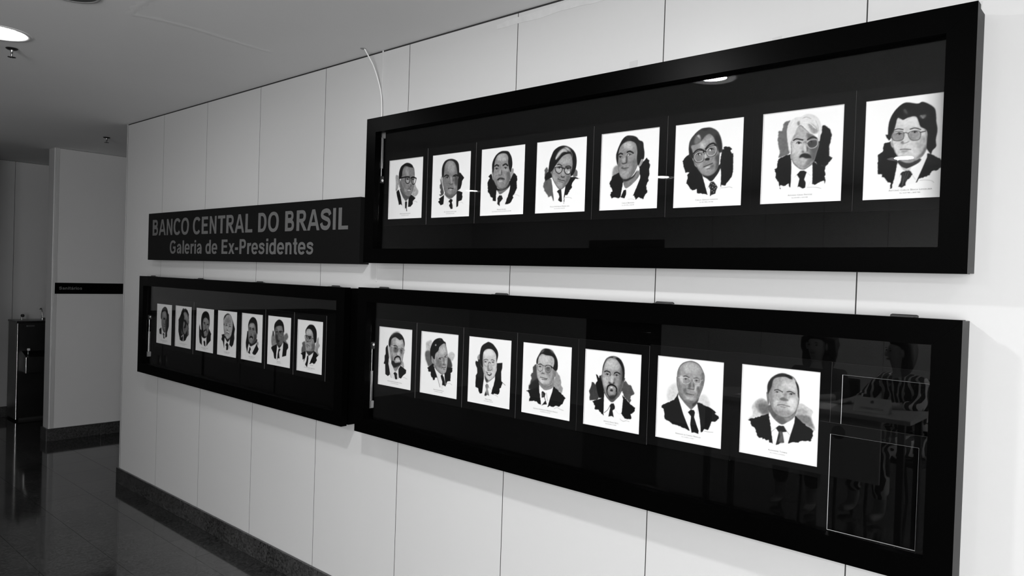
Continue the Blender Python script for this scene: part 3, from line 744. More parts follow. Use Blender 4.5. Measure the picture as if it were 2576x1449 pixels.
PORTRAITS['L4'] = ([88,68,916,158,850,1405,36,1252], [
('p',70,4,[240,500,270,460,300,450,310,600,320,720,340,830,280,850,165,870,160,800,205,800,195,740,215,690,200,640,215,600,240,590]),
('q',30,10,[200,760,330,700,345,830,180,870]),
('p',150,4,[640,570,665,620,690,650,712,750,705,800,738,850,720,935,600,850,580,760]),
('p',14,2,[120,895,200,870,340,830,350,960,368,1130,335,1115,300,1080,240,1060,165,1070,185,990,150,910]),
('p',10,2,[580,820,650,880,785,1018,765,1030,735,1100,690,1140,655,1160,625,1145,550,1160,520,1145,475,1165,500,1040,560,890]),
('p',250,2,[340,790,440,890,580,815,560,910,520,1020,480,1150,430,1130,370,1135,350,930]),
('q',130,3,[350,740,580,770,560,850,450,885,400,860,350,800]),
('p',20,2,[380,915,400,900,445,940,430,1000,465,1120,410,1125,375,1140,440,1060,420,1000,380,1010]),
('l',170,7,[395,940,405,990]),('l',90,5,[460,930,470,1010,480,1060]),
('q',120,3,[600,570,635,535,625,640,595,665]),
('F',178,3,[320,450,340,350,390,280,460,295,540,310,590,350,605,450,600,560,590,680,570,770,490,820,420,805,350,740,310,640,305,520]),
('s',205,14,[350,330,480,310,540,380,400,420]),
('s',110,14,[560,540,610,560,590,740,500,800,560,660]),
('s',100,10,[340,720,420,790,530,790,460,820,380,790]),
('s',215,10,[360,690,430,720,400,770,350,730]),
('s',140,12,[470,560,560,600,520,680,470,640]),
('q',16,3,[300,440,305,370,350,280,400,210,470,185,550,210,610,280,650,370,660,450,650,540,615,560,580,520,600,440,600,360,560,315,470,300,400,275,350,310,325,380,320,440]),
('q',95,10,[400,210,440,200,420,240,370,270]),('q',95,10,[530,210,570,220,600,280,560,250]),
('l',40,10,[330,455,370,445,405,470]),('l',40,10,[455,470,510,468,560,490]),
('e',40,26,[360,492]),('e',35,26,[495,515]),
('s',80,8,[460,500,530,500,520,570,460,560]),
('g',85,7,[320,470,360,455,410,480,400,540,365,572,325,540]),('g',70,8,[445,490,500,470,550,500,535,570,490,595,450,560]),
('l',60,9,[405,480,430,475,450,490]),('l',20,16,[550,500,590,520]),('l',200,6,[300,450,322,465]),
('s',60,5,[380,600,400,590,440,605,420,615,390,612]),
('l',55,9,[360,665,400,675,440,690,480,690]),('l',90,10,[385,700,440,710,470,705]),
('l',150,4,[585,1190,640,1175,680,1200,740,1220]),
])
PORTRAITS['L3'] = ([88,38,876,122,820,1406,42,1258], [
('p',26,3,[200,505,240,520,235,430,275,390,290,500,320,620,345,740,345,840,250,850,200,830,195,780,225,730,222,640,200,590,190,540]),
('q',150,6,[230,430,270,385,280,470,240,480]),
('p',20,2,[590,550,690,540,685,640,665,700,665,890,560,860,545,780,580,680]),
('p',8,2,[345,830,330,940,312,1100,270,1110,245,1060,240,1010,190,985,190,900,200,800]),
('p',8,2,[555,770,665,880,685,905,660,990,635,1010,625,1100,590,1130,540,1105,510,1125,470,1110,520,960]),
('l',60,6,[665,885,738,955]),
('p',250,2,[348,820,405,912,550,775,550,850,500,1020,465,1110,430,1140,350,1145,315,1100,330,950]),
('q',150,3,[370,780,540,790,500,840,405,912,380,870]),
('q',60,6,[360,760,420,850,400,900,370,860]),
('l',120,4,[440,990,470,1030]),
('p',105,3,[370,960,395,925,425,945,432,985,415,1030,440,1150,405,1130,380,1145,350,1145,385,1040]),
('q',180,8,[395,950,410,960,405,1110,390,1100]),('q',30,5,[360,1120,380,1080,390,1140,360,1145]),
('q',90,3,[275,490,300,500,310,620,290,600]),('q',140,3,[570,540,590,540,582,630,562,650]),
('F',205,3,[330,420,345,340,420,285,510,300,560,370,580,450,582,560,560,680,530,790,460,855,420,850,370,780,335,680,325,560]),
('s',235,14,[360,330,480,300,530,400,380,420]),
('s',130,12,[325,420,350,500,345,650,400,800,340,700]),
('s',160,10,[450,560,500,600,520,700,480,680]),
('s',120,8,[360,580,400,600,440,590,400,620]),
('q',22,3,[275,500,275,380,300,260,340,205,400,170,440,155,510,190,560,250,600,320,612,400,590,500,578,520,575,400,540,330,480,285,390,290,345,340,330,420,325,520,330,620,300,590]),
('l',60,10,[345,490,390,478,425,490]),('l',60,10,[480,490,510,485,540,505]),
('e',40,24,[378,525]),('e',40,22,[515,532]),
('g',150,4,[345,520,380,500,430,520,420,575,370,590,345,560]),('g',150,4,[475,530,510,510,545,540,530,590,490,580]),
('l',50,10,[430,560,445,530,470,545]),('s',110,6,[430,570,445,650,470,670,430,680,405,650]),
('l',60,8,[410,680,450,690,490,670]),
('q',45,3,[395,710,440,725,490,735,470,775,430,775]),('q',235,2,[410,722,450,735,480,738,455,757,425,748]),
('l',110,6,[385,690,400,740,420,780]),
('l',150,4,[510,1125,560,1140,600,1170]),
])
PORTRAITS['L2'] = ([92,50,810,132,776,1402,50,1262], [
('q',195,8,[170,290,220,255,280,260,280,480,260,620,200,640,160,520,170,400]),
('q',95,10,[155,470,240,450,280,640,310,690,220,750,180,660,155,590]),
('q',200,6,[590,520,650,470,700,490,722,540,690,620,660,650,600,620]),
('q',60,8,[570,560,640,620,670,760,560,780,560,640]),
('p',8,2,[190,775,310,690,330,790,370,920,380,968,340,965,330,1015,300,1020,295,970,265,950,255,850,215,850,210,820,200,790]),
('p',12,2,[570,740,600,770,675,775,670,860,640,880,640,1030,575,1045,545,1140,490,1110,530,1050,520,880,555,850]),
('p',240,2,[330,785,400,870,470,905,520,880,530,1010,545,1100,480,1190,430,1150,380,970]),
('l',90,8,[340,830,390,980,435,1155]),
('p',12,2,[450,930,480,905,510,960,530,1040,540,1130,480,1115,475,1190,482,1050,460,980]),
('l',235,8,[515,900,530,1030]),
('q',150,3,[270,545,300,560,330,700,300,680,275,610]),
('F',165,3,[330,560,350,490,420,420,470,330,530,310,565,430,580,540,580,650,565,780,545,860,480,895,420,860,350,780,320,680]),
('s',205,14,[440,400,520,360,550,470,440,500]),
('s',85,16,[330,700,400,820,480,890,420,870,330,760]),
('s',110,14,[360,590,450,640,480,760,380,760]),
('s',195,10,[530,620,560,640,560,720,540,700]),
('s',110,8,[490,570,530,600,520,690,490,640]),
('q',14,3,[265,640,245,470,265,360,320,250,400,205,470,208,510,260,545,290,555,400,540,310,490,310,430,370,400,450,350,500,335,600,310,600,275,540]),
('o',170,5,[355,335,16,18]),('o',110,8,[440,235,20,8]),
('l',60,9,[410,600,450,575,490,580]),('l',60,9,[520,570,550,540,572,520]),
('e',40,26,[440,605]),('e',35,18,[550,570]),
('l',90,5,[440,655,470,640]),
('s',70,6,[480,720,510,690,540,720,555,700,550,730,500,725]),
('l',40,10,[480,770,520,775,550,760]),('l',80,10,[500,800,530,810]),('l',110,6,[470,760,465,800]),
('l',150,4,[560,1090,620,1080,670,1115]),
])
PORTRAITS['L1'] = ([90,44,770,114,732,1378,56,1252], [
('p',16,3,[240,440,262,470,265,600,275,710,260,830,180,830,165,820,185,760,185,660,205,630,205,500]),
('q',165,8,[520,830,560,780,580,880,560,930]),
('p',10,2,[262,720,258,800,285,950,290,1050,250,1080,200,1040,195,820,200,760]),
('p',14,2,[510,865,625,955,620,1020,560,1070,520,1130,470,1110,465,940]),
('p',232,2,[265,710,330,870,410,985,470,910,465,1000,480,1130,400,1145,325,1115,280,920]),
('l',70,7,[285,980,320,1110]),
('q',140,3,[320,800,470,850,470,910,405,985,360,910]),
('p',12,2,[365,1020,400,995,440,1030,435,1090,445,1145,400,1145,385,1060]),('l',70,5,[455,1040,465,1130]),
('q',205,3,[250,460,290,470,310,640,340,760,320,780,280,680,255,560]),
('F',170,3,[290,470,300,370,350,300,410,275,470,320,560,320,580,430,575,560,555,700,530,820,460,880,390,880,330,780,310,640]),
('s',215,12,[420,300,480,330,540,340,520,440,430,420]),
('s',120,14,[300,380,340,340,340,480,320,600,300,500]),
('s',90,14,[330,640,360,760,340,800,320,700]),
('q',16,4,[265,420,280,310,340,220,430,180,510,210,570,290,595,400,585,480,575,400,550,325,490,335,450,300,400,275,330,310,310,400,300,470,280,470]),
('q',110,12,[300,290,350,205,440,165,500,190,400,200,330,260]),
('l',20,14,[370,455,410,450,450,480]),('l',20,14,[530,505,560,520]),
('s',85,8,[370,480,460,500,450,590,380,590]),('s',80,8,[500,520,550,540,540,620,505,610]),
('e',20,26,[410,515]),('e',20,18,[530,550]),
('g',160,5,[375,470,430,465,470,510,450,590,395,600,375,540]),('g',160,5,[500,510,560,520,595,545,575,620,520,640,500,590]),
('l',215,9,[310,455,375,475]),('l',120,7,[470,520,500,510]),('l',110,6,[560,545,600,545]),
('s',215,8,[440,600,480,580,490,650,450,650]),('l',90,6,[430,610,425,645,450,650]),
('l',10,26,[390,740,400,700,450,675,490,690,505,730]),('l',10,16,[500,720,520,790,500,830]),
('q',205,3,[410,745,460,735,500,765,450,785]),
('q',22,6,[320,780,380,770,400,810,500,800,500,850,430,890,370,900]),
('l',150,4,[550,1100,600,1115,645,1140]),
])
PORTRAITS['U8'] = ([72, 172, 1318, 24, 1271, 1355, 32, 1404], [
('p',12,2,[380,670,420,760,470,850,470,950,440,1100,400,1250,380,1250,390,1180,350,1170,300,1110,270,1110,290,1075,225,1070,225,960,230,830,290,790,300,700,350,680]),
('p',14,2,[845,820,890,825,960,860,1030,905,1020,985,970,1025,900,1035,880,1080,830,1105,740,1130,715,1175,700,1175,760,1020,820,900]),
('p',245,2,[475,925,500,980,600,1035,700,990,830,820,845,860,780,1010,705,1175,560,1220,410,1250,440,1100]),
('q',45,3,[485,900,750,880,740,930,640,985,570,1005,510,970]),
('q',190,5,[520,985,600,1010,640,990,620,1030,560,1030]),
('l',190,4,[640,1060,700,1140]),('l',190,4,[510,1080,500,1110]),
('p',30,2,[510,1075,535,1045,625,1030,665,1075,580,1170,575,1215,520,1240,485,1228,520,1150,525,1090]),
('l',110,5,[545,1065,540,1210]),('l',110,5,[580,1050,550,1160,530,1220]),('l',100,5,[615,1045,575,1140]),
('q',150,3,[380,660,405,690,412,750,390,720]),('q',175,3,[850,610,915,620,900,690,840,740,830,680]),
('F',205,3,[420,520,450,420,500,370,600,380,690,360,730,420,760,490,810,520,830,620,830,740,780,840,690,900,600,925,510,890,450,800,415,700,405,600]),
('s',225,18,[520,410,690,390,720,470,560,480]),
('s',60,14,[820,700,840,780,720,900,600,940,700,880,780,800]),
('s',165,16,[760,600,830,620,810,740,740,820,720,700]),
('s',110,10,[480,870,600,890,700,880,600,930,500,900]),
('q',12,3,[355,640,355,500,375,400,430,300,510,220,590,190,720,205,780,183,860,210,930,260,950,330,955,430,970,530,950,650,955,730,910,780,890,825,850,780,835,740,845,620,830,530,760,490,735,430,710,370,660,360,600,375,540,405,515,395,470,380,450,450,425,540,395,600,375,650]),
('p',14,2,[320,585,365,590,400,620,360,650,335,625]),
('q',70,8,[540,280,570,270,600,330,570,330]),('l',215,8,[760,350,790,385]),('q',110,10,[740,360,830,340,800,390]),
('l',60,14,[430,530,480,515,540,525]),('l',55,14,[630,520,690,505,760,525]),
('s',120,6,[405,575,540,565,530,650,430,650]),('s',130,6,[610,570,740,555,730,650,640,650]),
('e',25,34,[495,575]),('e',25,34,[685,553]),
('g',75,9,[400,575,460,545,545,560,540,640,480,662,420,650]),('g',75,9,[605,570,680,540,755,555,745,640,680,658,630,640]),
('l',70,10,[545,570,575,560,605,575]),('l',50,12,[755,560,820,545]),
('s',95,6,[515,680,540,660,550,700,520,700]),('l',120,8,[520,690,570,690,615,670]),
('l',70,10,[505,770,560,765,640,770]),('s',150,8,[520,790,600,785,590,800,540,805]),
('l',170,4,[750,1150,820,1145,900,1155,930,1180]),
])
PORTRAITS['U7'] = ([66,172,1158,34,1118,1362,24,1410], [
('p',105,4,[430,262,400,300,380,420,395,560,420,690,400,720,270,770,290,700,270,600,255,520,270,440,270,405,320,400,330,310,370,275]),
('p',14,3,[850,325,880,325,960,385,975,470,945,600,940,740,988,765,900,880,800,870,740,800,760,640,800,500,840,430]),
('p',10,2,[430,712,442,830,440,1020,430,1178,400,1115,340,1150,290,1140,295,1205,275,1105,225,1030,235,990,215,925,250,900,265,790,340,745]),
('p',16,2,[720,800,800,860,900,880,885,930,895,1000,880,1020,895,1080,890,1130,870,1075,800,1105,750,1135,722,1125,720,960]),
('p',252,2,[442,800,520,890,590,935,640,910,720,830,722,1000,715,1130,640,1180,560,1180,430,1178,440,1000]),
('q',120,3,[470,820,720,800,700,870,590,920,520,890]),
('l',200,5,[480,1035,520,990]),('l',200,5,[640,960,700,1010]),('l',215,5,[700,1080,660,1160]),
('p',18,2,[515,995,560,945,610,940,645,960,625,1020,612,1060,632,1100,628,1170,595,1185,540,1155,525,1170,550,1050]),
('F',178,3,[440,600,430,500,490,400,560,335,640,400,720,460,790,520,800,600,770,700,740,800,680,870,600,915,520,880,450,780]),
('s',205,14,[460,540,560,520,590,640,520,760,460,700]),
('s',70,18,[650,560,800,540,800,700,740,820,690,760,680,660]),
('s',90,12,[640,420,790,480,780,560,680,540]),
('s',100,14,[680,760,740,780,680,860,600,910,640,830]),
('s',130,12,[540,860,600,880,680,840,600,905]),
('q',225,3,[395,590,380,400,420,280,500,220,560,215,640,175,730,185,800,240,840,340,830,440,815,540,790,520,790,430,740,440,690,440,640,380,580,320,520,360,480,450,430,560,410,680]),
('q',150,10,[660,300,760,340,790,420,720,430]),('q',130,6,[520,280,550,270,545,330,520,320]),
('l',170,8,[590,230,640,215,700,240]),('l',170,6,[760,260,790,330,800,400]),('l',175,6,[570,340,620,400,680,440]),
('l',245,8,[600,290,680,300,760,370]),('l',245,8,[440,330,480,260]),
('l',30,18,[470,530,510,510,590,525]),('l',25,18,[655,520,720,485,770,500]),
('e',30,36,[540,565]),('e',20,34,[705,550]),
('s',60,6,[660,560,780,540,760,610,680,620]),
('g',170,5,[460,560,540,540,600,560,590,630,530,650,480,640]),('g',215,7,[645,565,700,525,775,520,785,590,740,632,680,630]),
('l',120,6,[435,545,462,565]),('l',100,6,[600,560,625,550,648,575]),
('s',215,8,[600,580,630,600,640,670,610,680]),('s',60,6,[640,610,665,640,650,690]),
('s',60,6,[580,685,600,672,610,695,590,695]),
('q',35,5,[545,765,570,720,620,705,680,720,705,765,640,775,590,760]),
('q',195,4,[550,785,600,785,650,800,600,812]),
('l',130,4,[650,1170,720,1165,790,1170,840,1185]),
])
PORTRAITS['U6'] = ([112,162,1126,44,1076,1364,36,1400], [
('p',14,2,[240,630,300,590,350,660,400,770,480,880,500,950,480,1000,300,1000,260,900,310,880,290,850,235,855,210,760,205,700,195,690]),
('p',10,2,[790,520,820,520,810,490,850,475,910,490,935,520,910,530,930,580,952,575,950,850,930,910,830,1055,770,1040,755,1115,770,900,750,760,770,620]),
('p',10,2,[480,885,520,1020,565,1188,480,1175,405,1165,405,1105,330,1120,300,1090,245,1010,270,950,265,890,380,800]),
('p',250,2,[488,890,560,960,620,998,700,930,760,770,770,860,755,1100,690,1160,600,1210,560,1180]),
('q',25,3,[500,880,760,740,740,840,680,930,620,990,560,950]),
('l',180,4,[555,1110,600,1010]),('l',180,4,[660,1000,710,1070]),
('p',28,2,[580,1070,612,1000,655,992,715,1075,690,1130,680,1175,620,1195,600,1215,605,1110]),
]+[('o',200,2,[x,y,7,7]) for x,y in ((625,1020),(650,1040),(600,1075),(640,1080),(680,1050),(665,1105),(630,1130),(655,1150),(690,1085))]+[
('q',140,3,[365,690,385,710,400,770,375,750]),('q',75,3,[700,450,725,470,728,520,705,500]),
('F',140,3,[355,580,330,470,440,430,520,350,600,290,660,330,690,420,740,520,740,640,730,740,690,830,620,890,540,900,470,860,410,760,370,680]),
('s',195,14,[450,420,520,400,540,500,470,500]),
('s',165,12,[560,340,630,320,650,400,560,420]),
('s',60,14,[680,620,760,600,740,760,680,850,700,720]),
('s',160,12,[500,800,600,800,640,840,540,880]),
('s',90,10,[560,800,660,740,640,790]),
('s',165,10,[440,700,500,720,480,790,430,760]),
('q',55,3,[300,600,297,470,320,380,400,280,480,220,570,200,640,205,720,250,765,330,785,430,785,540,740,560,715,470,690,410,665,340,600,290,540,320,480,390,390,445,330,460,345,540,360,620,340,650]),
('q',25,6,[300,470,350,560,360,640,310,600]),('q',30,10,[690,300,770,380,785,540,740,540]),('q',30,8,[480,225,600,205,560,240]),
('q',170,8,[415,320,450,300,475,350,460,390,430,340]),('q',110,8,[400,330,480,380,440,430,380,430]),
('l',22,22,[365,575,410,530,470,515,520,540]),('l',22,24,[545,510,600,450,660,430,700,460]),
('s',120,5,[370,620,490,560,500,680,400,690]),('s',130,5,[560,540,680,480,690,570,600,610]),
('e',20,40,[445,588]),('e',20,40,[625,515]),('o',240,3,[455,590,10,12]),('o',235,3,[612,528,12,14]),
('g',215,6,[370,620,420,565,495,550,505,640,480,685,410,692]),('g',215,6,[555,545,600,495,685,475,700,540,660,600,590,610]),
('g',25,7,[362,625,415,555,505,540,517,640,490,695,400,705]),('g',25,7,[545,540,595,485,695,465,712,540,670,610,585,620]),
('l',18,14,[505,560,530,545,550,550]),
('s',205,8,[520,600,550,590,560,640,530,650]),('q',20,5,[530,660,570,640,600,650,590,675,545,680]),
('l',30,10,[510,775,560,755,645,720]),('s',205,6,[530,785,600,760,600,785,550,800]),('l',50,8,[560,805,600,798]),
('l',130,4,[770,1090,830,1085,890,1075,935,1090]),
])
PORTRAITS['U5'] = ([104,152,1030,44,950,1336,50,1378], [
('q',140,10,[270,720,310,670,350,660,360,760,320,830,260,840]),
('p',8,3,[355,770,420,860,430,930,410,1000,380,1150,340,1175,300,1160,240,1175,220,1130,235,1075,255,1075,245,1010,225,1000,210,950,260,830]),
('p',8,3,[680,640,740,600,800,540,840,590,830,620,850,655,830,720,835,800,810,860,820,890,795,930,780,1000,795,1080,740,1150,725,1190,660,1155,610,1195,590,1130,570,1135,640,980,680,820]),
('p',252,2,[420,920,465,1030,600,930,690,800,690,860,640,980,570,1135,500,1180,440,1170,380,1155,410,1010]),
('q',125,3,[430,900,560,840,660,740,680,810,600,920,465,1020]),
('q',30,6,[425,870,560,840,640,740,660,700,600,830,500,900,430,910]),
('p',8,2,[400,1120,430,1050,468,1040,468,1110,440,1175,380,1160]),
('q',155,3,[660,660,700,570,735,545,740,600,700,670,670,680]),
('F',140,3,[350,640,345,500,380,370,460,300,540,275,630,310,650,420,660,540,650,640,600,760,520,850,440,870,390,830,360,740]),
('s',195,16,[440,310,560,290,580,400,460,390]),
('s',110,14,[590,560,660,560,640,680,540,840,560,700]),
('s',110,10,[350,570,400,600,380,700,355,680]),
('s',160,10,[400,760,500,760,500,830,420,830]),
('s',170,8,[420,560,470,540,480,600,430,610]),
('q',16,3,[340,650,320,520,340,430,380,330,430,240,490,190,560,183,640,205,690,260,745,290,755,380,765,470,750,560,715,560,690,620,660,660,645,560,655,430,640,330,590,280,520,265,450,295,390,360,360,460,355,560]),
('l',70,7,[480,200,520,240,560,230]),('l',90,6,[540,195,580,215]),('l',60,6,[680,300,700,400]),
('l',25,22,[360,490,390,468,420,478]),('l',25,22,[495,450,540,435,590,465]),
('e',35,32,[385,525]),('e',35,34,[530,490]),('o',225,3,[518,492,12,9]),
('s',60,6,[480,500,500,540,490,620,470,600]),
('q',40,4,[405,615,440,625,490,605,480,625,425,640]),
('l',50,10,[400,700,440,705,510,695]),('s',90,6,[420,715,480,710,460,735]),('s',60,8,[400,690,430,680,420,700]),
('l',180,4,[490,1190,550,1185,590,1195]),
])
PORTRAITS['U4'] = ([136,136,1016,32,960,1356,56,1386], [
('p',90,4,[290,560,310,600,300,690,330,760,365,770,380,900,405,1160,380,1140,360,1060,300,1090,285,1040,240,980,215,900,230,830,250,800,245,740,255,660,245,610]),
('p',14,3,[330,530,380,600,375,740,330,760,255,800,245,740,270,680,310,640]),
('p',100,3,[800,600,830,640,825,720,760,735,740,700]),
('p',10,2,[690,740,800,735,870,770,790,760,760,800,720,870,725,920,690,960,640,1055,600,1050,575,1210,580,1040,610,880]),
('p',252,2,[368,750,440,870,520,940,615,870,600,960,575,1100,570,1215,480,1180,405,1180,385,950]),
('q',110,3,[390,700,640,820,600,870,520,940,460,900]),
('p',24,2,[455,990,490,955,535,950,540,1030,545,1165,520,1175,475,1140,500,1080,485,1020]),
('q',110,3,[350,640,390,600,390,690,370,690]),
('F',140,3,[400,620,430,520,500,430,580,360,690,340,735,420,735,530,720,650,690,760,630,860,540,935,480,915,410,800,380,700]),
('s',170,16,[520,440,660,380,710,470,540,520]),
('s',165,12,[580,620,600,700,560,700,560,640]),
('s',170,10,[400,690,460,720,440,800,400,760]),
('s',165,10,[480,830,560,860,520,900,470,880]),
('s',95,14,[660,700,700,720,620,870,560,930,600,820]),
('q',10,3,[355,640,330,560,345,450,390,340,430,270,520,210,620,197,720,240,790,320,815,430,805,560,770,660,720,720,705,680,735,590,745,480,730,370,690,330,590,360,520,430,450,520,410,590]),
('q',190,10,[440,430,480,330,560,250,650,220,720,290,640,290,560,320,490,400]),
('l',225,8,[450,430,500,340,580,290,650,300]),('l',60,7,[520,270,600,240,680,290]),('l',120,8,[700,280,740,340,740,400]),
('l',25,14,[480,520,520,515,555,545]),('l',25,16,[620,555,680,545,715,570]),
('s',170,5,[450,580,550,570,540,660,480,670]),('s',165,5,[610,600,700,600,690,680,620,670]),
('e',25,34,[510,572]),('e',25,32,[655,592]),('o',235,6,[675,650,18,16]),
('g',15,12,[435,570,500,555,560,575,545,640,500,672,450,640]),('g',15,12,[600,590,650,570,710,590,695,670,650,688,605,655]),
('l',15,16,[555,570,600,590]),('l',235,9,[435,550,500,542]),
('q',40,5,[530,710,570,730,600,720,590,745,545,740]),
('l',40,10,[480,765,540,790,595,800]),('l',90,10,[500,800,560,830]),
('l',140,4,[600,1100,660,1090,720,1110]),
])
PORTRAITS['U3'] = ([112,132,934,30,848,1360,50,1396], [
('p',10,2,[265,600,300,650,340,790,380,880,360,940,345,1110,290,1110,290,1050,250,1030,225,960,205,950,200,790,220,710,245,690,215,650]),
('p',8,2,[640,660,690,580,745,640,752,710,735,760,740,860,700,960,660,1010,670,1050,600,1155,550,1165,510,1170,560,1040,610,880,600,780]),
('p',245,2,[362,905,430,990,530,920,620,820,600,920,550,1050,510,1165,430,1195,345,1150,352,1020]),
('q',120,3,[370,890,520,870,600,800,610,830,540,910,430,985,390,940]),
('q',14,5,[340,800,380,870,460,900,560,840,610,740,600,830,520,890,430,915,365,900]),
('p',28,2,[375,1060,410,1005,455,1005,475,1065,415,1140,415,1205,370,1165,380,1100]),
('q',160,3,[285,545,305,570,315,720,290,680]),('q',150,3,[635,580,660,500,688,510,680,590,630,700,610,690]),
('F',140,3,[310,600,310,480,345,360,380,260,480,210,570,225,605,330,615,450,620,580,610,700,560,820,480,870,400,860,345,780,320,700]),
('s',190,18,[400,250,520,220,560,330,420,360]),
('s',80,16,[560,560,620,580,600,740,500,870,560,740]),
('s',170,10,[430,540,460,540,465,600,440,600]),('s',170,10,[500,460,560,480,580,560,500,540]),
('s',90,10,[350,700,400,850,480,870,380,860]),
('q',16,3,[300,580,290,480,305,370,360,260,420,200,490,167,590,172,630,220,660,300,668,420,650,510,630,570,605,500,590,380,600,290,560,220,480,210,400,250,350,350,330,460,315,560]),
('l',22,24,[345,455,375,432,412,450]),('l',22,24,[495,440,545,415,580,445]),
('e',35,34,[375,505]),('e',35,34,[540,490]),
('s',80,6,[460,520,480,570,470,620,450,600]),('l',70,8,[405,620,440,625,475,610]),
('q',18,4,[372,722,400,690,435,675,490,680,522,708,490,705,440,695,400,715]),
('q',175,3,[405,730,440,715,475,728,450,755,415,755]),('l',40,7,[390,725,440,712,490,718]),
('l',190,4,[670,1000,720,990,780,1020]),
])
PORTRAITS['U2'] = ([134,136,900,46,838,1360,50,1388], [
('p',75,4,[255,585,275,620,300,740,325,860,310,910,250,940,225,905,265,900,250,850,265,810,245,780,245,720,268,690]),
('p',14,2,[640,470,670,480,740,575,695,640,690,700,660,790,600,830,580,850,600,700]),
('p',10,2,[325,915,318,1030,305,1100,250,1122,200,1050,240,1015,215,995]),
('p',10,2,[585,830,640,840,700,865,690,920,700,950,680,1020,615,1045,605,1140,570,1165,570,1000]),
('p',245,2,[330,890,350,950,430,998,500,960,580,870,575,1010,565,1165,480,1195,300,1140,315,1040]),
('q',120,3,[340,880,570,870,540,930,450,998,380,960]),
('l',200,5,[415,1040,390,1110]),
('p',10,2,[412,1045,450,1000,485,1000,498,1030,478,1065,492,1120,492,1195,455,1200,420,1130,445,1080]),
('q',170,3,[275,560,300,550,310,735,285,690]),
('F',120,3,[315,600,320,460,340,330,400,260,480,225,560,260,610,340,615,480,610,600,600,740,580,860,500,935,430,945,370,900,330,780]),
('s',165,18,[400,280,520,240,560,400,500,500,420,450]),
('s',175,10,[470,560,500,560,500,680,470,660]),('s',165,10,[520,660,560,660,560,780,530,780]),
('s',70,14,[560,560,620,540,600,720,540,700]),
('s',70,14,[330,780,400,920,480,945,560,890,480,920,390,880]),
('s',150,12,[400,820,480,840,460,900,400,890]),
('q',25,3,[300,560,293,480,310,350,370,245,480,205,580,230,630,290,642,380,640,520,615,550,600,420,570,300,500,240,420,250,360,330,340,460,325,560]),
('l',20,22,[345,545,385,520,430,540]),('l',20,24,[520,545,570,520,610,530]),
('e',20,36,[405,570]),('e',20,34,[550,555]),('o',220,3,[418,575,9,8]),('o',210,3,[540,560,8,8]),
('l',60,8,[430,690,470,705,510,690]),('s',50,6,[510,580,525,630,515,650]),
('l',30,14,[415,785,460,780,515,790]),('q',165,4,[430,795,470,790,490,805,460,830]),
('l',190,4,[620,1080,680,1060,710,1095]),
])
PORTRAITS['U1'] = ([112,126,824,38,732,1340,36,1374], [
('q',170,5,[215,460,250,440,280,480,270,640,240,760,205,760,215,640]),
('q',175,5,[600,600,630,690,670,760,660,830,600,890,540,850,560,700]),
('p',10,2,[220,790,270,745,290,810,310,900,328,1075,300,1050,262,1065,255,1000,232,890]),
('p',10,2,[455,900,525,850,610,920,550,985,550,1040,500,1100,445,1105,465,950]),
('p',238,2,[288,800,350,890,410,975,465,930,455,1050,440,1160,420,1195,330,1110,310,900]),
('q',90,3,[300,720,480,880,450,940,405,980,340,880]),
('p',10,2,[390,1010,405,990,432,995,425,1080,418,1140,425,1195,412,1195,410,1140,388,1130]),
('q',140,3,[268,540,300,530,320,600,310,700,285,690]),
('F',130,3,[330,520,340,430,380,310,440,260,520,270,590,290,605,400,600,500,585,600,570,700,530,820,490,880,420,870,350,800,310,680]),
('s',165,12,[430,300,480,290,490,420,440,460]),
('s',95,14,[310,600,350,680,420,860,330,780]),
('s',165,8,[500,590,540,600,530,640,500,640]),
('s',155,10,[380,740,430,740,430,800,390,800]),
('q',12,3,[283,520,290,390,330,270,400,205,460,180,520,190,570,230,585,280,540,275,500,265,450,245,400,265,360,340,350,440,320,500]),
('l',12,20,[310,505,370,490,440,475,500,480]),('l',12,20,[530,500,580,480,640,510]),
('s',165,4,[420,510,500,510,490,600,440,610]),
('e',15,34,[460,525]),('e',15,26,[570,535]),('q',225,3,[590,550,625,530,600,610]),
('g',12,12,[418,500,470,485,510,510,495,590,460,615,425,590]),('g',12,12,[545,510,590,495,635,520,610,610,570,635,545,590]),
('l',40,8,[510,640,530,655,520,690]),
('l',30,10,[450,740,490,730,520,740]),('q',195,4,[445,745,490,745,515,760,470,768]),('l',60,8,[480,700,510,690]),
('l',150,4,[560,990,600,985,640,1010]),
])
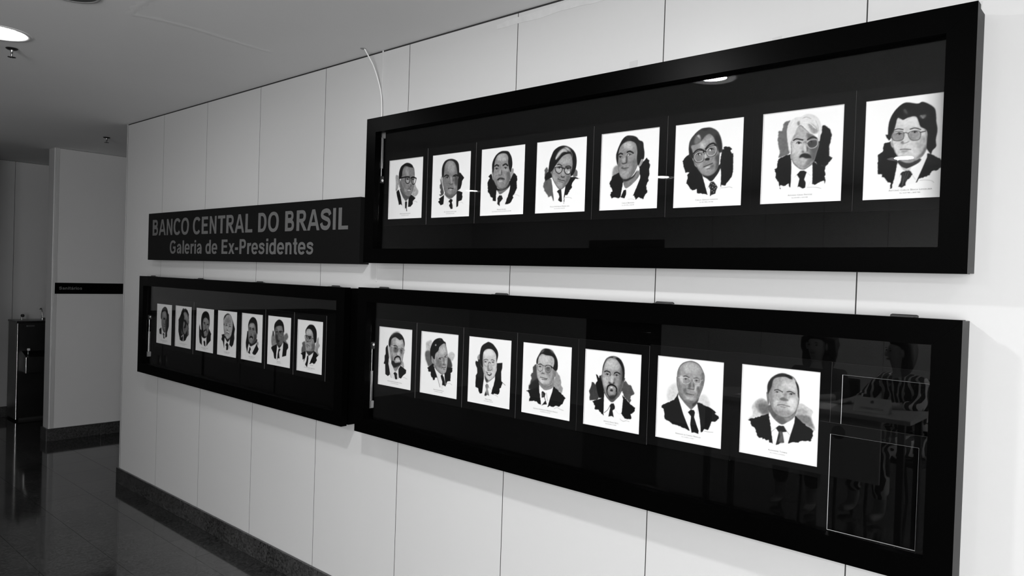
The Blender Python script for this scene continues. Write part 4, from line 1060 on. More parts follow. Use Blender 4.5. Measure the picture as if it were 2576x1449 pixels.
PORTRAITS['B7'] = ([102,66,682,134,646,1386,46,1264], [
('q',95,6,[240,580,255,680,260,790,170,850,165,740,190,680,180,620,215,590]),
('q',160,6,[530,520,560,500,560,620,585,680,540,770,545,850,570,880,540,910,470,800,500,640]),
('p',8,2,[140,860,260,800,265,900,240,1000,205,1075,215,985,185,1010,180,900]),
('p',8,2,[450,800,550,910,500,970,515,1020,480,1090,440,1115,410,1085,340,1110,400,950]),
('p',245,2,[265,800,320,905,440,830,420,920,335,1105,280,1190,200,1080,250,950]),
('q',50,3,[270,780,450,760,440,830,350,905,310,890]),
('p',10,2,[290,925,320,905,320,980,310,1060,285,1190,240,1120,270,1050]),
('F',160,3,[265,440,280,330,340,290,400,320,430,420,450,520,470,620,470,720,440,790,340,805,265,780,258,640]),
('s',200,14,[300,330,370,320,400,400,300,420]),('s',90,14,[400,640,480,640,450,780,340,810,400,740]),
('q',10,3,[262,400,265,320,330,220,400,200,460,235,510,340,515,480,500,600,460,610,440,500,430,400,390,320,340,290,290,310]),
('l',20,14,[265,460,310,455]),('l',20,16,[320,470,390,470]),('q',40,5,[330,480,390,490,370,530,340,530]),('q',60,5,[270,480,300,490,290,520]),
('g',60,7,[240,460,270,440,310,470,290,545,260,540]),('g',60,7,[320,470,385,470,400,510,370,580,335,570]),('l',40,9,[400,515,450,525]),
('q',50,5,[280,590,310,570,330,600]),('l',50,9,[275,665,310,665,350,695]),('l',60,9,[280,700,310,710]),
('l',150,4,[360,1140,430,1150]),
])
PORTRAITS['B6'] = ([112,80,668,150,622,1366,50,1250], [
('q',140,8,[200,500,240,530,270,620,290,760,180,810,165,640]),('q',80,6,[200,460,230,460,235,560,195,570]),
('q',120,8,[470,580,540,510,575,590,550,660,520,690,570,780,500,770,450,720]),
('p',10,2,[170,825,295,765,300,840,280,980,268,1130,225,1105,210,980,155,860]),
('p',10,2,[455,700,570,780,575,860,535,920,520,1050,420,1075,440,900]),
('p',245,2,[305,790,360,865,455,730,440,900,415,1075,350,1130,280,1150,290,960]),
('q',45,3,[300,740,450,680,420,780,360,860,320,820]),
('p',25,2,[335,890,360,870,385,890,350,960,358,1110,310,1110,292,1160,310,1010]),
('F',110,3,[260,460,270,380,340,335,420,335,450,420,465,520,460,650,430,750,370,790,300,760,270,650]),
('s',150,12,[320,370,410,350,430,460,330,460]),('s',40,14,[260,540,320,560,330,700,370,780,290,740]),('s',130,10,[340,560,420,560,400,620,350,620]),
('q',12,3,[250,480,240,360,270,260,360,190,440,240,475,340,480,480,460,480,440,360,415,335,340,335,270,370]),
('l',15,12,[270,480,320,470]),('l',15,12,[360,470,400,460,440,475]),('q',30,5,[370,480,410,490,390,510]),
('g',50,6,[265,520,300,490,335,500,320,580,285,590]),('g',50,6,[350,500,390,475,450,480,430,570,385,590]),
('q',20,8,[310,660,350,680,375,690,330,720]),
])
PORTRAITS['B5'] = ([116,64,636,126,568,1368,66,1260], [
('p',10,3,[225,545,245,560,245,740,260,850,230,960,210,1110,185,960,180,840,205,700]),
('q',150,6,[445,830,490,850,470,930,440,900]),
('p',10,2,[435,880,490,1010,460,1080,410,1150,370,1155,330,1115]),
('p',245,2,[255,880,300,950,430,870,420,930,330,1110,230,1130,215,1060]),
('q',30,4,[255,820,450,760,430,860,300,940,260,880]),
('p',14,2,[265,960,290,970,300,1030,275,1055,280,1135,230,1100,255,1030]),
('F',130,3,[260,440,280,370,340,340,400,360,420,480,440,600,440,740,400,820,320,870,260,800,245,640]),
('s',175,12,[300,380,380,370,390,460,300,460]),('s',60,14,[390,640,450,640,430,800,320,870,380,760]),
('q',12,3,[248,500,250,380,290,260,360,190,430,230,470,340,475,560,460,640,435,560,415,400,370,345,300,345,262,420]),
('q',130,3,[440,640,460,620,455,720,440,730]),
('l',25,12,[275,470,310,470]),('l',25,14,[345,490,390,485]),('e',25,26,[295,510]),('e',25,28,[375,525]),
('q',60,5,[300,640,320,620,330,650]),
('q',12,5,[268,740,285,690,320,670,355,710,350,755,310,720]),('q',165,3,[290,740,320,730,345,750,310,760]),
])
PORTRAITS['B4'] = ([104,62,638,116,586,1388,44,1296], [
('p',8,3,[490,325,555,580,530,720,535,840,500,1010,450,1080,390,1010,410,860,450,700,490,500]),
('p',8,2,[180,740,255,720,270,800,250,950,240,1115,210,930,170,870,190,790]),
('p',245,2,[260,790,330,945,405,870,395,1000,380,1130,320,1160,245,1110]),
('q',12,4,[260,780,420,780,400,870,340,940,290,860]),
('p',10,2,[280,1030,320,955,350,980,365,1030,350,1155,300,1165,305,1050]),('l',20,9,[385,1000,385,1125]),
('F',178,3,[245,500,250,320,330,200,400,185,460,260,490,400,490,520,470,640,430,780,350,850,300,800,255,680]),
('s',140,16,[300,280,420,280,450,420,300,420]),('s',100,12,[245,520,270,640,300,740,260,680]),
('q',25,5,[240,340,270,230,350,165,410,190,340,200,270,290]),('q',60,5,[240,450,265,440,260,490]),
('l',70,10,[310,450,345,445]),('l',70,10,[395,470,430,460]),('e',40,28,[325,490]),('e',40,28,[415,515]),
('s',110,6,[330,560,350,620,380,650,330,660]),
('q',230,3,[310,680,340,640,390,670,380,710,340,690]),('l',30,12,[310,690,350,690,385,720]),('l',90,8,[330,745,360,750]),
])
PORTRAITS['B3'] = ([92,50,580,100,508,1366,44,1276], [
('p',10,3,[165,540,175,680,205,720,210,860,205,1130,150,1065,135,880,145,620]),
('p',10,2,[405,665,465,820,450,870,445,1000,380,1080,325,1160,330,940,370,780]),
('p',245,2,[200,860,265,940,335,900,325,1000,320,1160,215,1130]),
('q',20,4,[205,820,260,880,340,860,330,910,270,940,215,900]),
('p',16,2,[250,1030,275,1005,300,1040,300,1170,265,1140]),
('F',140,3,[240,560,270,380,330,345,390,400,410,500,405,640,385,760,350,860,300,885,255,820,240,700]),
('s',165,12,[290,400,370,400,380,480,290,470]),
('q',10,3,[200,660,205,380,250,220,330,165,400,210,432,330,430,520,408,620,410,460,370,380,320,345,270,390,240,520,245,660,260,780,270,880,220,880]),
('l',20,14,[270,500,310,490]),('l',20,12,[360,540,400,540]),('e',25,26,[295,535]),('e',25,24,[375,560]),
('l',40,9,[330,560,320,660,345,680]),
('q',10,5,[250,755,280,710,330,690,355,740,360,790,330,735,290,740]),('q',175,4,[300,740,330,720,340,750]),
])
PORTRAITS['B2'] = ([110,48,592,100,548,1362,44,1274], [
('p',10,3,[310,140,350,160,400,150,450,220,480,320,480,560,465,640,470,760,465,920,420,970,370,1080,300,1120,200,1080,170,900,155,820,165,560,170,460,200,410,240,320,260,250]),
('q',110,8,[440,640,465,640,465,900,430,930]),
('F',120,3,[320,290,370,245,430,300,470,420,470,560,450,680,400,830,350,895,310,840,300,720,310,600,330,480,340,380]),
('s',165,12,[340,280,400,290,450,420,430,470,360,420]),
('q',10,5,[310,480,360,470,410,540,390,640,380,710,320,720,350,640,360,560]),('q',12,5,[415,560,445,580,440,640,415,620]),
('l',20,8,[330,740,350,790]),('l',20,8,[360,740,370,780]),
('q',90,8,[235,720,260,800,300,880,250,900]),
('p',230,2,[240,960,290,920,310,890,305,1020,300,1125,280,1120,295,1000,280,930,245,1010]),
('l',120,8,[350,170,360,240]),
])
PORTRAITS['B1'] = ([122,58,578,100,502,1362,50,1276], [
('p',10,3,[430,370,455,400,450,580,440,760,405,880,380,960,375,1080,320,1120,330,900,380,700]),
('p',12,2,[145,855,215,800,212,1015,150,990]),
('p',235,2,[215,800,280,960,330,930,320,1010,300,1145,210,1020]),
('q',50,3,[235,790,340,820,325,930,280,950]),
('p',14,2,[245,1000,275,970,300,1010,285,1060,300,1145,260,1130,265,1040]),
('F',135,3,[235,460,260,330,330,300,380,330,390,480,385,640,370,800,325,920,270,880,230,760,225,600]),
('s',165,12,[270,340,350,330,360,460,270,450]),('s',20,16,[345,580,400,560,400,800,330,930,340,760]),('s',70,10,[230,700,260,820,320,920,260,880]),
('q',16,3,[210,520,215,400,260,240,340,165,400,210,425,320,430,460,400,640,385,560,385,400,350,295,290,310,250,350,235,440,235,540]),
('l',20,16,[285,530,310,515,335,530]),('e',25,30,[312,555]),('q',50,6,[280,690,330,700,320,720]),('l',30,8,[280,760,330,770]),
])
# ---------------------------------------------------------------- mounted portraits
PW, PH = .226, .262
INFO = {  # key: (x left, z bottom, caption, dates, label)
'U1': (-2.640, 1.844, 'Denio Chagas Nogueira', 'De 12/4/1965 a 21/3/1967', 'portrait of a man with thick black glasses looking right, first in the upper case'),
'U2': (-2.351, 1.842, 'Ruy Aguiar da Silva Leme', 'De 31/3/1967 a 15/2/1968', 'portrait of a balding man without glasses or moustache, second in the upper case'),
'U3': (-2.061, 1.841, 'Ernane Galvêas', 'De 21/2/1968 a 15/3/1974 e de 17/8/1979 a 18/1/1980', 'portrait of a man with a thin moustache and receding hair, third in the upper case'),
'U4': (-1.774, 1.841, 'Paulo Hortêncio Pereira Lira', 'De 15/3/1974 a 14/3/1979', 'portrait of a long-haired man with dark glasses, fourth in the upper case'),
'U5': (-1.482, 1.841, 'Carlos Brandão', 'De 15/3/1979 a 17/8/1979', 'portrait of a man with curly dark hair looking left, fifth in the upper case'),
'U6': (-1.196, 1.839, 'Carlos Geraldo Langoni', 'De 18/1/1980 a 5/9/1983', 'portrait of a man with tilted head, big glasses and a spotted tie, upper case'),
'U7': (-.908, 1.839, 'Affonso Celso Pastore', 'De 5/9/1983 a 14/3/1985', 'portrait of a white-haired man with glasses and dark moustache, upper case'),
'U8': (-.625, 1.838, 'Antonio Carlos Braga Lemgruber', 'De 15/3/1985 a 28/8/1985', 'portrait of a man with wavy black hair and tinted glasses, last in upper case'),
'L1': (-2.677, 1.095, 'Gustavo Jorge Laboissière Loyola', 'De 13/11/1992 a 29/3/1993', 'portrait of a bearded man with thin glasses, first in the lower right case'),
'L2': (-2.388, 1.095, 'Pedro Sampaio Malan', 'De 9/9/1993 a 31/12/1994', 'portrait of a man with swept hair turned right, second in lower right case'),
'L3': (-2.098, 1.095, 'Persio Arida', 'De 11/1/1995 a 14/6/1995', 'portrait of a laughing curly-haired man, third in the lower right case'),
'L4': (-1.809, 1.095, 'Gustavo Henrique de Barroso Franco', 'De 20/8/1997 a 4/3/1999', 'portrait of a man in round glasses, fourth in the lower right case'),
'L5': (-1.520, 1.096, 'Arminio Fraga Neto', 'De 4/3/1999 a 1/1/2003', 'portrait of a balding man with a goatee, fifth in the lower right case'),
'L6': (-1.230, 1.100, 'Henrique de Campos Meirelles', 'De 1/1/2003 a 1/1/2011', 'portrait of a bald man with rimless glasses and black tie, lower right case'),
'L7': (-.944, 1.102, 'Alexandre Tombini', 'De 1/1/2011 a 9/6/2016', 'portrait of a man with thinning hair, last in the lower right case'),
'B1': (-5.080, 1.083, 'Fernão Carlos Botelho Bracher', 'De 28/8/1985 a 11/2/1987', 'portrait of a man with half his face in shadow, first in the lower left case'),
'B2': (-4.793, 1.085, 'Francisco Roberto André Gros', 'De 11/2/1987 a 30/4/1987', 'very dark portrait with deep shadow over the face, second in the lower left case'),
'B3': (-4.500, 1.085, 'Fernando Milliet de Oliveira', 'De 5/5/1987 a 9/3/1988', 'portrait of a man with a dark beard and moustache, third in the lower left case'),
'B4': (-4.220, 1.085, 'Elmo de Araújo Camões', 'De 9/3/1988 a 22/6/1989', 'portrait of a bald man with a white moustache, fourth in the lower left case'),
'B5': (-3.932, 1.086, 'Wadico Waldir Bucchi', 'De 23/6/1989 a 14/3/1990', 'portrait of a man with full dark hair and moustache, fifth in the lower left case'),
'B6': (-3.648, 1.087, 'Ibrahim Eris', 'De 15/3/1990 a 17/5/1991', 'portrait of a man in glasses with straight dark fringe, sixth in the lower left case'),
'B7': (-3.354, 1.085, 'Francisco Roberto André Gros', 'De 17/5/1991 a 13/11/1992', 'portrait of a man in dark glasses looking left, last in the lower left case'),
}
MARG_X, MARG_T, MARG_B = .031, .033, .030
Y_PRINT, Y_MAT = -.0122, -.0130
def mount_card(name, own, x0, x1, z0, z1, ox0, ox1, oz0, oz1, y, th=.0018):
    """black mount card with a bevelled window: face, white bevel and the cut outer edge"""
    bv = .0008; f = MB(); c = MB(); yf = y - th
    o = [(x0, z0), (x1, z0), (x1, z1), (x0, z1)]; i = [(ox0 - bv, oz0 - bv), (ox1 + bv, oz0 - bv), (ox1 + bv, oz1 + bv), (ox0 - bv, oz1 + bv)]; j = [(ox0, oz0), (ox1, oz0), (ox1, oz1), (ox0, oz1)]
    f.add([(a, yf, b) for a, b in o] + [(a, yf, b) for a, b in i], [(k, (k+1) % 4, 4 + (k+1) % 4, 4 + k) for k in range(4)])
    f.add([(a, y, b) for a, b in o] + [(a, y, b) for a, b in j], [(k, 4 + k, 4 + (k+1) % 4, (k+1) % 4) for k in range(4)])
    c.add([(a, yf, b) for a, b in i] + [(a, y, b) for a, b in j], [(k, (k+1) % 4, 4 + (k+1) % 4, 4 + k) for k in range(4)])
    fo = f.build(name, 'mat', own)
    c.build('window_bevel', 'core', fo)
    e = MB(); e.add([(a, y, b) for a, b in o] + [(a, yf, b) for a, b in o], [(k, (k+1) % 4, 4 + (k+1) % 4, 4 + k) for k in range(4)])
    e.build('cut_edge', 'cutedge', fo)
    return fo

def portrait_mesh(key, x, z, W, Hh):
    img = raster(*PORTRAITS[key], W * 2, Hh * 2)
    img = img.reshape(Hh, 2, W, 2).mean((1, 3))
    u, v = np.meshgrid(np.linspace(0, 1, W), np.linspace(0, 1, Hh))
    co = np.stack([x + u * PW, np.full_like(u, Y_PRINT), z + (1 - v) * PH], -1).reshape(-1, 3)
    idx = np.arange(W * Hh).reshape(Hh, W)
    q = np.stack([idx[1:, :-1], idx[1:, 1:], idx[:-1, 1:], idx[:-1, :-1]], -1).reshape(-1, 4)
    me = bpy.data.meshes.new('portrait_print')
    me.vertices.add(len(co)); me.vertices.foreach_set('co', co.ravel())
    me.loops.add(q.size); me.loops.foreach_set('vertex_index', q.ravel())
    me.polygons.add(len(q)); me.polygons.foreach_set('loop_start', np.arange(0, q.size, 4)); me.polygons.foreach_set('loop_total', np.full(len(q), 4))
    me.update()
    s = np.clip(img / 255.0, 0, 1); lin = np.where(s <= .04045, s / 12.92, ((s + .055) / 1.055) ** 2.4) * .95
    at = me.color_attributes.new('ink', 'FLOAT_COLOR', 'POINT')
    c = np.ones((W * Hh, 4)); c[:, :3] = lin.reshape(-1, 1); at.data.foreach_set('color', c.ravel())
    me.materials.append(MT['print'])
    return me

GN = {'U': 'portraits in the upper case', 'L': 'portraits in the lower right case', 'B': 'portraits in the lower left case'}
for n, (key, (x, z, name, dates, label)) in enumerate(INFO.items()):
    own = empty('mounted_portrait', (x + PW/2, -.014, z - MARG_B), label, 'portrait', GN[key[0]])
    proud = .0016 if key in ('U1', 'U5', 'U7', 'L1', 'L2', 'L5', 'L6', 'L7', 'B2', 'B5', 'B7') else 0.0
    mount_card('mount_card', own, x - MARG_X + .0004, min(x + PW + MARG_X - .0004, -.3835 if key == 'U8' else 9), z - MARG_B, z + PH + MARG_T, x, x + PW, z, z + PH, Y_MAT - proud, .0016)
    W, Hh = (168, 194) if key[0] != 'B' else (112, 129)
    me = portrait_mesh(key, x - .002, z - .002, W, Hh)
    n_ = len(me.vertices); a = np.empty(n_ * 3); me.vertices.foreach_get('co', a); a = a.reshape(-1, 3)
    a[:, 0] = x - .002 + (a[:, 0] - (x - .002)) * (PW + .004) / PW; a[:, 2] = z - .002 + (a[:, 2] - (z - .002)) * (PH + .004) / PH
    me.vertices.foreach_set('co', a.ravel()); me.update()
    po = bpy.data.objects.new('portrait_print', me); COL.objects.link(po); attach(po, own)
    res = 2 if key[0] != 'B' else 1
    tm = text_mesh('caption', name, res, 0.0, True)
    place_text(tm, 'caption', 'ink', own, (x + PW * .5, Y_PRINT - .0002, z + .0195), (1, 0, 0), (0, 0, 1), h=.0069, center=True)
    tm = text_mesh('caption', dates, res, 0.0, False)
    place_text(tm, 'caption', 'ink', own, (x + PW * .5, Y_PRINT - .0002, z + .0125), (1, 0, 0), (0, 0, 1), h=.0046, center=True)

# two empty mounts at the right end of the lower right case, the second leaning in front of the first
own = empty('empty_mount', (-.551, -.014, 1.066), 'empty black picture mount hanging right beside the last portrait of the row', 'picture mount', 'empty picture mounts')
mount_card('mount_card', own, -.689, -.412, 1.070, 1.396, -.6585, -.4415, 1.100, 1.364, Y_MAT)
own = empty('empty_mount', (-.577, -.019, .905), 'empty black picture mount standing lowest at the right end of the lower case', 'picture mount', 'empty picture mounts')
mount_card('mount_card', own, -.713, -.436, .907, 1.231, -.683, -.466, .937, 1.199, -.0178)
MB().box((-.712, -.0176, .908), (-.437, -.0162, 1.230)).build('backing_board', 'inner', own)

# ---------------------------------------------------------------- cable, raceway, tapes on the wall
MB().box((-2.734, -.004, 1.56), (-2.727, -.0002, HC), .0008).build('cable_raceway', 'panel', None, 'thin white cable raceway running down the wall behind the display cases', 'raceway')
cb = empty('power_cable', (-2.72, -.012, 2.30), 'thin white cable drooping from the ceiling to the upper display case', 'cable')
pts = curve_pts([(-2.783, -.075, HC + .01), (-2.775, -.062, 2.605), (-2.755, -.035, 2.545), (-2.735, -.018, 2.47), (-2.722, -.012, 2.41), (-2.716, -.011, 2.34), (-2.715, -.012, 2.2845)], 8)
MB().tube(pts, .0032, 10).build('cable_sheath', 'white', cb)
MB().lathe([(.0, -.001), (.012, -.001), (.014, 0)], (-2.783, -.075, HC), 20).build('ceiling_grommet', 'grey', cb)
for (x0, x1, z0, z1, lb) in ((-1.389, -1.360, 2.262, 2.342, 'grey tape tab standing above the middle of the upper case'),
                             (-.896, -.870, 2.262, 2.328, 'grey tape tab standing above the upper case near its right end'),
                             (-.392, -.371, 2.275, 2.316, 'grey tape tab at the top right corner of the upper case')):
    MB().prism([(x0, z0), (x1, z0), (x1 + .001, z1), (x0 - .001, z1 - .002)], 1, -.0011, -.0003).build('tape_tab', 'tape', None, lb, 'tape', 'tape tabs on the wall')
rs = []
random.seed(4)
for k in range(13):
    t = k / 12; rs.append((-2.015 + t * .62, 2.577 + .004 * random.uniform(-1, 1) - .002 * (t > .3)))
top = [(x, 2.594 + .012 * min(1, (x + 2.015) * 3) + .003 * random.uniform(-1, 1)) for x, z in reversed(rs)]
MB().prism(rs + top, 1, -.0009, -.0003).build('tape_residue', 'residue', None, 'grey smear of old tape residue on the wall just below the ceiling', 'tape residue')

# ---------------------------------------------------------------- drinking fountain
df = empty('drinking_fountain', (-8.7, .4, 0), 'dark stainless steel drinking fountain half hidden behind the partition', 'drinking fountain')
FXF, FY0, FY1 = -8.55, .055, .72
fb = MB().box((-8.835, FY0 + .012, .03), (FXF, FY1 - .012, .985), .004).build('cabinet', 'darksteel', df)
MB().box((-8.83, FY0, .02), (FXF - .015, FY0 + .011, .985), .002).build('side_panel', 'darksteel', df)
for y in (FY0 + .002, FY1 - .014):
    MB().tube([(FXF + .003, y + .006, .02), (FXF + .003, y + .006, .98)], .011, 12).build('corner_profile', 'chrome', df)
MB().box((-8.835, FY0 - .006, .986), (FXF + .008, FY1 + .006, 1.004), .003).build('top_basin_rim', 'darksteel', df)
MB().box((-8.80, FY0 + .04, 0.0), (FXF - .03, FY1 - .04, .029)).build('plinth', 'rubber', df)
lb_ = MB().prism([(FXF + .002, .50), (FXF + .002, .70), (FXF + .17, .655), (FXF + .17, .50)], 1, FY0 + .045, FY1 - .02)
lbo = lb_.build('lower_basin', 'darksteel', df)
for y in (FY0 + .040,):
    MB().tube([(FXF + .171, y + .004, .50), (FXF + .171, y + .004, .655)], .010, 12).build('basin_profile', 'chrome', lbo)
MB().tube(curve_pts([(FXF + .09, .135, .67), (FXF + .09, .135, .70), (FXF + .095, .137, .715)], 4), .006, 10).build('bubbler_stem', 'chrome', df)
MB().box((FXF + .082, .124, .712), (FXF + .108, .150, .736), .007).build('bubbler_head', 'white', df)  # white colour stands in for a highlight on chrome
MB().tube(curve_pts([(-8.68, .318, 1.004), (-8.68, .315, 1.05), (-8.68, .305, 1.108), (-8.675, .296, 1.122), (-8.668, .288, 1.112)], 6), .006, 10).build('glass_filler', 'chrome', df)
MB().box((-8.70, .305, 1.002), (-8.66, .345, 1.026), .004).build('filler_base', 'steel', df)
vv = MB().tube([(-8.66, .125, 1.004), (-8.66, .125, 1.045)], .007, 10).build('valve_stem', 'chrome', df)
MB().lathe([(0, .03), (.014, .028), (.018, .015), (.014, .003), (0, 0)], (-8.66, .132, 1.035), 14).build('valve_knob', 'rubber', df)
MB().box((FXF + .0005, .14, .945), (FXF + .003, .21, .958), .001).build('maker_plate', 'steel', df)

# ---------------------------------------------------------------- the reception table behind the photographer, mirrored in the lower right glass
def stripes_mat(name):
    m = mat(name, 0.3, 0.8); nt = m.node_tree; b = nt.nodes['Principled BSDF']
    tc = nt.nodes.new('ShaderNodeTexCoord'); w = nt.nodes.new('ShaderNodeTexWave'); w.inputs['Scale'].default_value = 7.0; w.inputs['Distortion'].default_value = 9.0
    w.inputs['Detail'].default_value = 1.5; w.inputs['Detail Scale'].default_value = 1.2
    nt.links.new(tc.outputs['Object'], w.inputs['Vector'])
    mr = nt.nodes.new('ShaderNodeMapRange'); mr.inputs['From Min'].default_value = .66; mr.inputs['From Max'].default_value = .74; mr.inputs['To Min'].default_value = .012; mr.inputs['To Max'].default_value = .6
    nt.links.new(w.outputs['Fac'], mr.inputs['Value']); nt.links.new(mr.outputs['Result'], b.inputs['Base Color'])
    return m
MT['skin'] = mat('skin', 0.30, 0.55, noise=.05, nscale=12); MT['hair'] = mat('dark_hair', 0.008, 0.5); MT['eye'] = mat('eye_dark', 0.01, 0.2)
MT['lip'] = mat('lips', 0.16, 0.5); MT['dark_cloth'] = mat('dark_cloth', 0.02, 0.9, noise=.2, nscale=40); MT['zebra'] = stripes_mat('zebra_print_cloth')
MT['table'] = mat('grey_laminate', 0.30, 0.4, noise=.05, nscale=4); MT['paper'] = mat('white_paper', 0.75, 0.8); MT['seat_cloth'] = mat('black_seat_cloth', 0.015, 0.9)

def skin_mesh(name, nodes, edges, root=0, sub=2):
    """nodes: (x, y, z, rx, ry); returns a baked mesh grown around the skeleton"""
    me = bpy.data.meshes.new(name + '_skeleton'); me.from_pydata([n[:3] for n in nodes], edges, [])
    o = bpy.data.objects.new(name, me); COL.objects.link(o)
    o.modifiers.new('skin', 'SKIN').use_smooth_shade = True
    for i, n in enumerate(nodes):
        d = me.skin_vertices[0].data[i]; d.radius = (n[3], n[4]); d.use_root = (i == root)
    s = o.modifiers.new('sub', 'SUBSURF'); s.levels = sub; s.render_levels = sub
    dg = bpy.context.evaluated_depsgraph_get(); dg.update()
    out = bpy.data.meshes.new_from_object(o.evaluated_get(dg), depsgraph=dg)
    bpy.data.objects.remove(o, do_unlink=True)
    for p in out.polygons: p.use_smooth = True
    return out

def seated_person(x, y, ang, label, blouse, curly, head_turn, lean):
    t = empty('person', (x, y, 0), label, 'person', 'people at the reception table')
    ca, sa = math.cos(ang), math.sin(ang)
    def W(p):   # local: faces +y
        return (x + p[0]*ca - p[1]*sa, y + p[0]*sa + p[1]*ca, p[2])
    ly = lean
    N = []; E = []
    def node(p, rx, ry=None, link=None):
        q = W(p); N.append((q[0], q[1], q[2], rx, ry or rx))
        if link is not None: E.append((link, len(N) - 1))
        return len(N) - 1
    pel = node((0, 0, .53), .135, .115)
    wst = node((0, .01 + ly*.2, .68), .115, .095, pel)
    chs = node((0, .02 + ly*.6, .86), .135, .10, wst)
    nkb = node((0, .03 + ly, .985), .052, .048, chs)
    nk = node((0, .035 + ly, 1.035), .042, .042, nkb)
    jaw = node((0, .050 + ly, 1.095), .058, .062, nk)
    hd = node((0, .05 + ly, 1.165), .080, .092, jaw)
    node((0, .045 + ly, 1.225), .062, .07, hd)
    arms = []
    for s in (-1, 1):
        sh = node((s*.165, .015 + ly*.8, .935), .055, .055, chs)
        el = node((s*.225, .12 + ly, .795), .040, .040, sh)
        wr = node((s*.12, .345 + ly, .808), .024, .020, el)
        pm = node((s*.095, .405 + ly, .806), .030, .014, wr)
        for k, (dx, L) in enumerate(((-.026, .062), (-.010, .074), (.008, .078), (.025, .068))):
            a = node((s*.095 + dx*.8, .43 + ly, .810), .0085, .0085, pm); b = node((s*.09 + dx, .43 + L*.6 + ly, .806), .0078, .0078, a); node((s*.085 + dx, .43 + L + ly, .798), .006, .006, b)
        a = node((s*.095 - s*.034, .395 + ly, .804), .0095, .0095, pm); node((s*.095 - s*.052, .425 + ly, .799), .0075, .0075, a)
        kn0 = node((s*.095, .06, .50), .092, .085, pel); kn = node((s*.115, .43, .505), .062, .062, kn0)
        an = node((s*.115, .40, .10), .036, .04, kn); node((s*.118, .42, .045), .038, .034, an); node((s*.125, .53, .03), .030, .022, len(N) - 1)
        arms.append((sh, el))
    me = skin_mesh('body', N, E, pel); me.materials.append(MT['skin'])
    o = bpy.data.objects.new('body', me); COL.objects.link(o); attach(o, t)
    # garments: grown the same way with a little more girth
    def garment(name, pts, eds, m):
        q = []
        for p in pts:
            w_ = W(p[:3]); q.append((w_[0], w_[1], w_[2], p[3], p[4]))
        g = skin_mesh(name, q, eds, 0); g.materials.append(MT[m]); ob = bpy.data.objects.new(name, g); COL.objects.link(ob); attach(ob, t)
    garment('blouse', [(0, .01, .56, .155, .135), (0, .01 + ly*.2, .68, .132, .112), (0, .02 + ly*.6, .86, .150, .114), (0, .03 + ly, .985, .066, .060),
                       (-.165, .015 + ly*.8, .935, .068, .068), (-.225, .115 + ly, .795, .053, .053), (-.17, .23 + ly, .80, .045, .042),
                       (.165, .015 + ly*.8, .935, .068, .068), (.225, .115 + ly, .795, .053, .053), (.17, .23 + ly, .80, .045, .042)],
            [(0, 1), (1, 2), (2, 3), (2, 4), (4, 5), (5, 6), (2, 7), (7, 8), (8, 9)], blouse)
    garment('trousers', [(0, 0, .53, .150, .128), (-.095, .06, .50, .104, .096), (-.115, .43, .505, .074, .074), (-.115, .405, .14, .056, .056),
                         (.095, .06, .50, .104, .096), (.115, .43, .505, .074, .074), (.115, .405, .14, .056, .056)], [(0, 1), (1, 2), (2, 3), (0, 4), (4, 5), (5, 6)], blouse)
    # face and hair turn with the head
    ht = head_turn; ch, sh_ = math.cos(ht), math.sin(ht); hc = (0, .052 + ly, 1.155)
    def Hd(p):
        return W((hc[0] + p[0]*ch - p[1]*sh_, hc[1] + p[0]*sh_ + p[1]*ch, hc[2] + p[2]))
    def blob(name, c, r, m, seg=10):
        b = MB(); v = []; f = []
        for i in range(seg + 1):
            th = math.pi * i / seg
            for k in range(seg * 2):
                ph = math.pi * k / seg
                v.append(Hd((c[0] + r[0]*math.sin(th)*math.cos(ph), c[1] + r[1]*math.sin(th)*math.sin(ph), c[2] + r[2]*math.cos(th))))
        n = seg * 2
        for i in range(seg):
            for k in range(n): f.append((i*n + k, i*n + (k+1) % n, (i+1)*n + (k+1) % n, (i+1)*n + k))
        b.add(v, f, True); return b.build(name, m, t)
    for s in (-1, 1):
        blob('eye', (s*.030, .070, .012), (.009, .007, .005), 'eye', 6); blob('eyebrow', (s*.031, .073, .030), (.014, .005, .003), 'hair', 6)
        blob('ear', (s*.078, 0, .0), (.010, .022, .032), 'skin', 6)
    blob('nose', (0, .080, -.012), (.010, .018, .020), 'skin', 8); blob('mouth', (0, .070, -.048), (.024, .010, .008), 'lip', 6)
    rnd = random.Random(int(x * 100) ^ 5); hb = MB(); v = []; f = []; ni, nk_ = 20, 32
    for i in range(ni + 1):
        th = math.pi * i / ni
        for k in range(nk_):
            ph = 2 * math.pi * k / nk_; d = Vector((math.sin(th)*math.cos(ph), math.sin(th)*math.sin(ph), math.cos(th)))
            front = max(0.0, d.y) * max(0.0, .72 - d.z); R_ = .112 - .085 * min(1.0, front * 2.4)
            if curly: R_ += .013 * math.sin(9*ph + 3*math.sin(7*th)) * math.sin(11*th) * (1 if front < .15 else .2) + (.030 if d.z < .4 and front < .2 else 0)
            drop = (1.75 if d.z < 0 else 1.0)
            v.append(Hd((d.x * R_ * 1.0, -.012 + d.y * R_ * 1.02, .022 + d.z * R_ * 1.05 * drop)))
    for i in range(ni):
        for k in range(nk_): f.append((i*nk_ + k, i*nk_ + (k+1) % nk_, (i+1)*nk_ + (k+1) % nk_, (i+1)*nk_ + k))
    hb.add(v, f, True); hb.build('hair', 'hair', t)
    # chair
    c = empty('visitor_chair', (x, y, 0), ('black visitor chair under the ' + ('curly-haired woman' if curly else 'woman in the zebra-print blouse')), 'chair', 'chairs at the reception table')
    def bar(name, p0, p1, r, m='dark'): MB().tube([W(p0), W(p1)], r, 8).build(name, m, c)
    def slab(name, lo, hi, m):
        b = MB(); b.box(lo, hi, .012); b.v = [W(p) for p in b.v]; b.build(name, m, c)
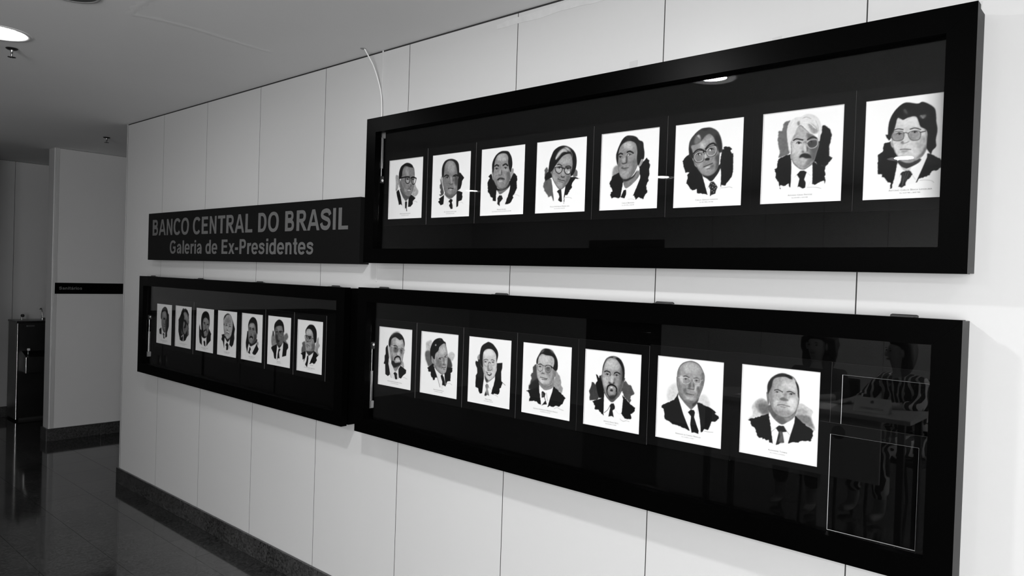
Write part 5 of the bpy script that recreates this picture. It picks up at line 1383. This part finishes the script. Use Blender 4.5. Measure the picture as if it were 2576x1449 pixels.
    slab('seat', (-.23, -.22, .375), (.23, .22, .412), 'seat_cloth'); slab('backrest', (-.22, -.262, .52), (.22, -.232, .90), 'seat_cloth')
    for sx in (-1, 1):
        bar('leg', (sx*.20, .19, .0), (sx*.20, .17, .38), .012); bar('leg', (sx*.20, -.24, .0), (sx*.20, -.19, .38), .012); bar('back_post', (sx*.17, -.21, .38), (sx*.17, -.236, .60), .010)
    return t
seated_person(-1.99, -3.83, 0.0, 'woman with dark curly hair at the table mirrored in the lower right glass', 'dark_cloth', True, 0.15, .03)
seated_person(-1.37, -3.92, 0.45, 'woman in a zebra-print blouse bending over the table mirrored in the glass', 'zebra', False, .45, .10)

tb = empty('reception_table', (-1.75, -3.36, 0), 'grey reception table with a front panel mirrored in the lower right glass', 'table')
MB().box((-2.62, -3.62, .755), (-1.18, -3.10, .785), .003).build('table_top', 'table', tb)
pn = MB().box((-2.52, -3.16, .34), (-1.36, -3.14, .754)).build('front_panel', 'table', tb)
b_ = MB(); n_ = 28
b_.add([(-1.62 + .045*math.cos(2*math.pi*k/n_), -3.1385, .64 + .045*math.sin(2*math.pi*k/n_)) for k in range(n_)], [tuple(range(n_))[::-1]]); b_.build('round_emblem', 'dark_cloth', pn)
for lx in (-2.56, -1.24):
    for ly in (-3.57, -3.15): MB().box((lx - .02, ly - .02, 0), (lx + .02, ly + .02, .754), .002).build('leg', 'dark', tb)
tc_ = empty('tent_card', (-1.45, -3.27, .785), 'white folded name card with a small crest on the reception table', 'name card')
cp = MB(); cp.prism([(-3.225, .786), (-3.227, .786), (-3.272, .878), (-3.270, .880)], 0, -1.56, -1.34); cp.prism([(-3.315, .786), (-3.317, .786), (-3.273, .880), (-3.271, .878)], 0, -1.56, -1.34)
cpo = cp.build('folded_card', 'paper', tc_)
tm = text_mesh('card_text', 'AUTORIDADES', 2, 0.015)
u_ = Vector((-1, 0, 0)); z_ = Vector((0, -.045, .092)).normalized()
place_text(tm, 'card_text', 'ink', tc_, (-1.375, -3.2335, .805), u_, z_, w=.15, h=.022)
b_ = MB(); c_ = Vector((-1.45, -3.2565, .853)); b_.add([c_ + u_ * (.011*math.cos(2*math.pi*k/16)) + z_ * (.011*math.sin(2*math.pi*k/16)) for k in range(16)], [tuple(range(16))]); b_.build('card_crest', 'ink', tc_)
for i, (px_, py_, a_, lb) in enumerate(((-2.02, -3.30, .2, 'loose white sheet lying left of centre on the reception table'), (-1.80, -3.25, -.15, 'loose white sheet lying next to the name card on the reception table'), (-2.28, -3.34, .05, 'loose white sheet at the far end of the reception table'))):
    c0, s0 = math.cos(a_), math.sin(a_)
    MB().prism([(px_ + dx*c0 - dy*s0, py_ + dx*s0 + dy*c0) for dx, dy in ((-.105, -.148), (.105, -.148), (.105, .148), (-.105, .148))], 2, .7853 + i*.0008, .7858 + i*.0008).build('paper_sheet', 'paper', None, lb, 'paper', 'papers on the reception table')

# dark cabinets added out of view to darken the reflection in the lower left glass
for i, (y0, lb) in enumerate(((-3.06, 'low dark cabinet against the partition, nearest the doorway'), (-2.26, 'low dark cabinet in the middle of the row against the partition'), (-1.46, 'low dark cabinet at the hall end of the row against the partition'))):
    c = empty('added_dark_cabinet', (-7.40, y0 + .395, 0), lb, 'cabinet', 'low cabinets along the partition')
    MB().box((-7.595, y0 + .002, .06), (-7.222, y0 + .788, 1.12)).build('cabinet_body', 'rubber', c)
    MB().box((-7.598, y0, 1.1205), (-7.20, y0 + .79, 1.15), .003).build('cabinet_top', 'dark_cloth', c)
    MB().box((-7.58, y0 + .03, 0), (-7.26, y0 + .76, .0595)).build('plinth', 'rubber', c)
    for k in range(2):
        d_ = MB().box((-7.2215, y0 + .006 + k*.391, .07), (-7.204, y0 + .393 + k*.391, 1.112), .002).build('cabinet_door', 'rubber', c)
        yh = y0 + (.365 if k == 0 else .425); MB().tube([(-7.203, yh, .62), (-7.185, yh, .62), (-7.185, yh, .74), (-7.203, yh, .74)], .005, 8).build('door_handle', 'steel', d_)
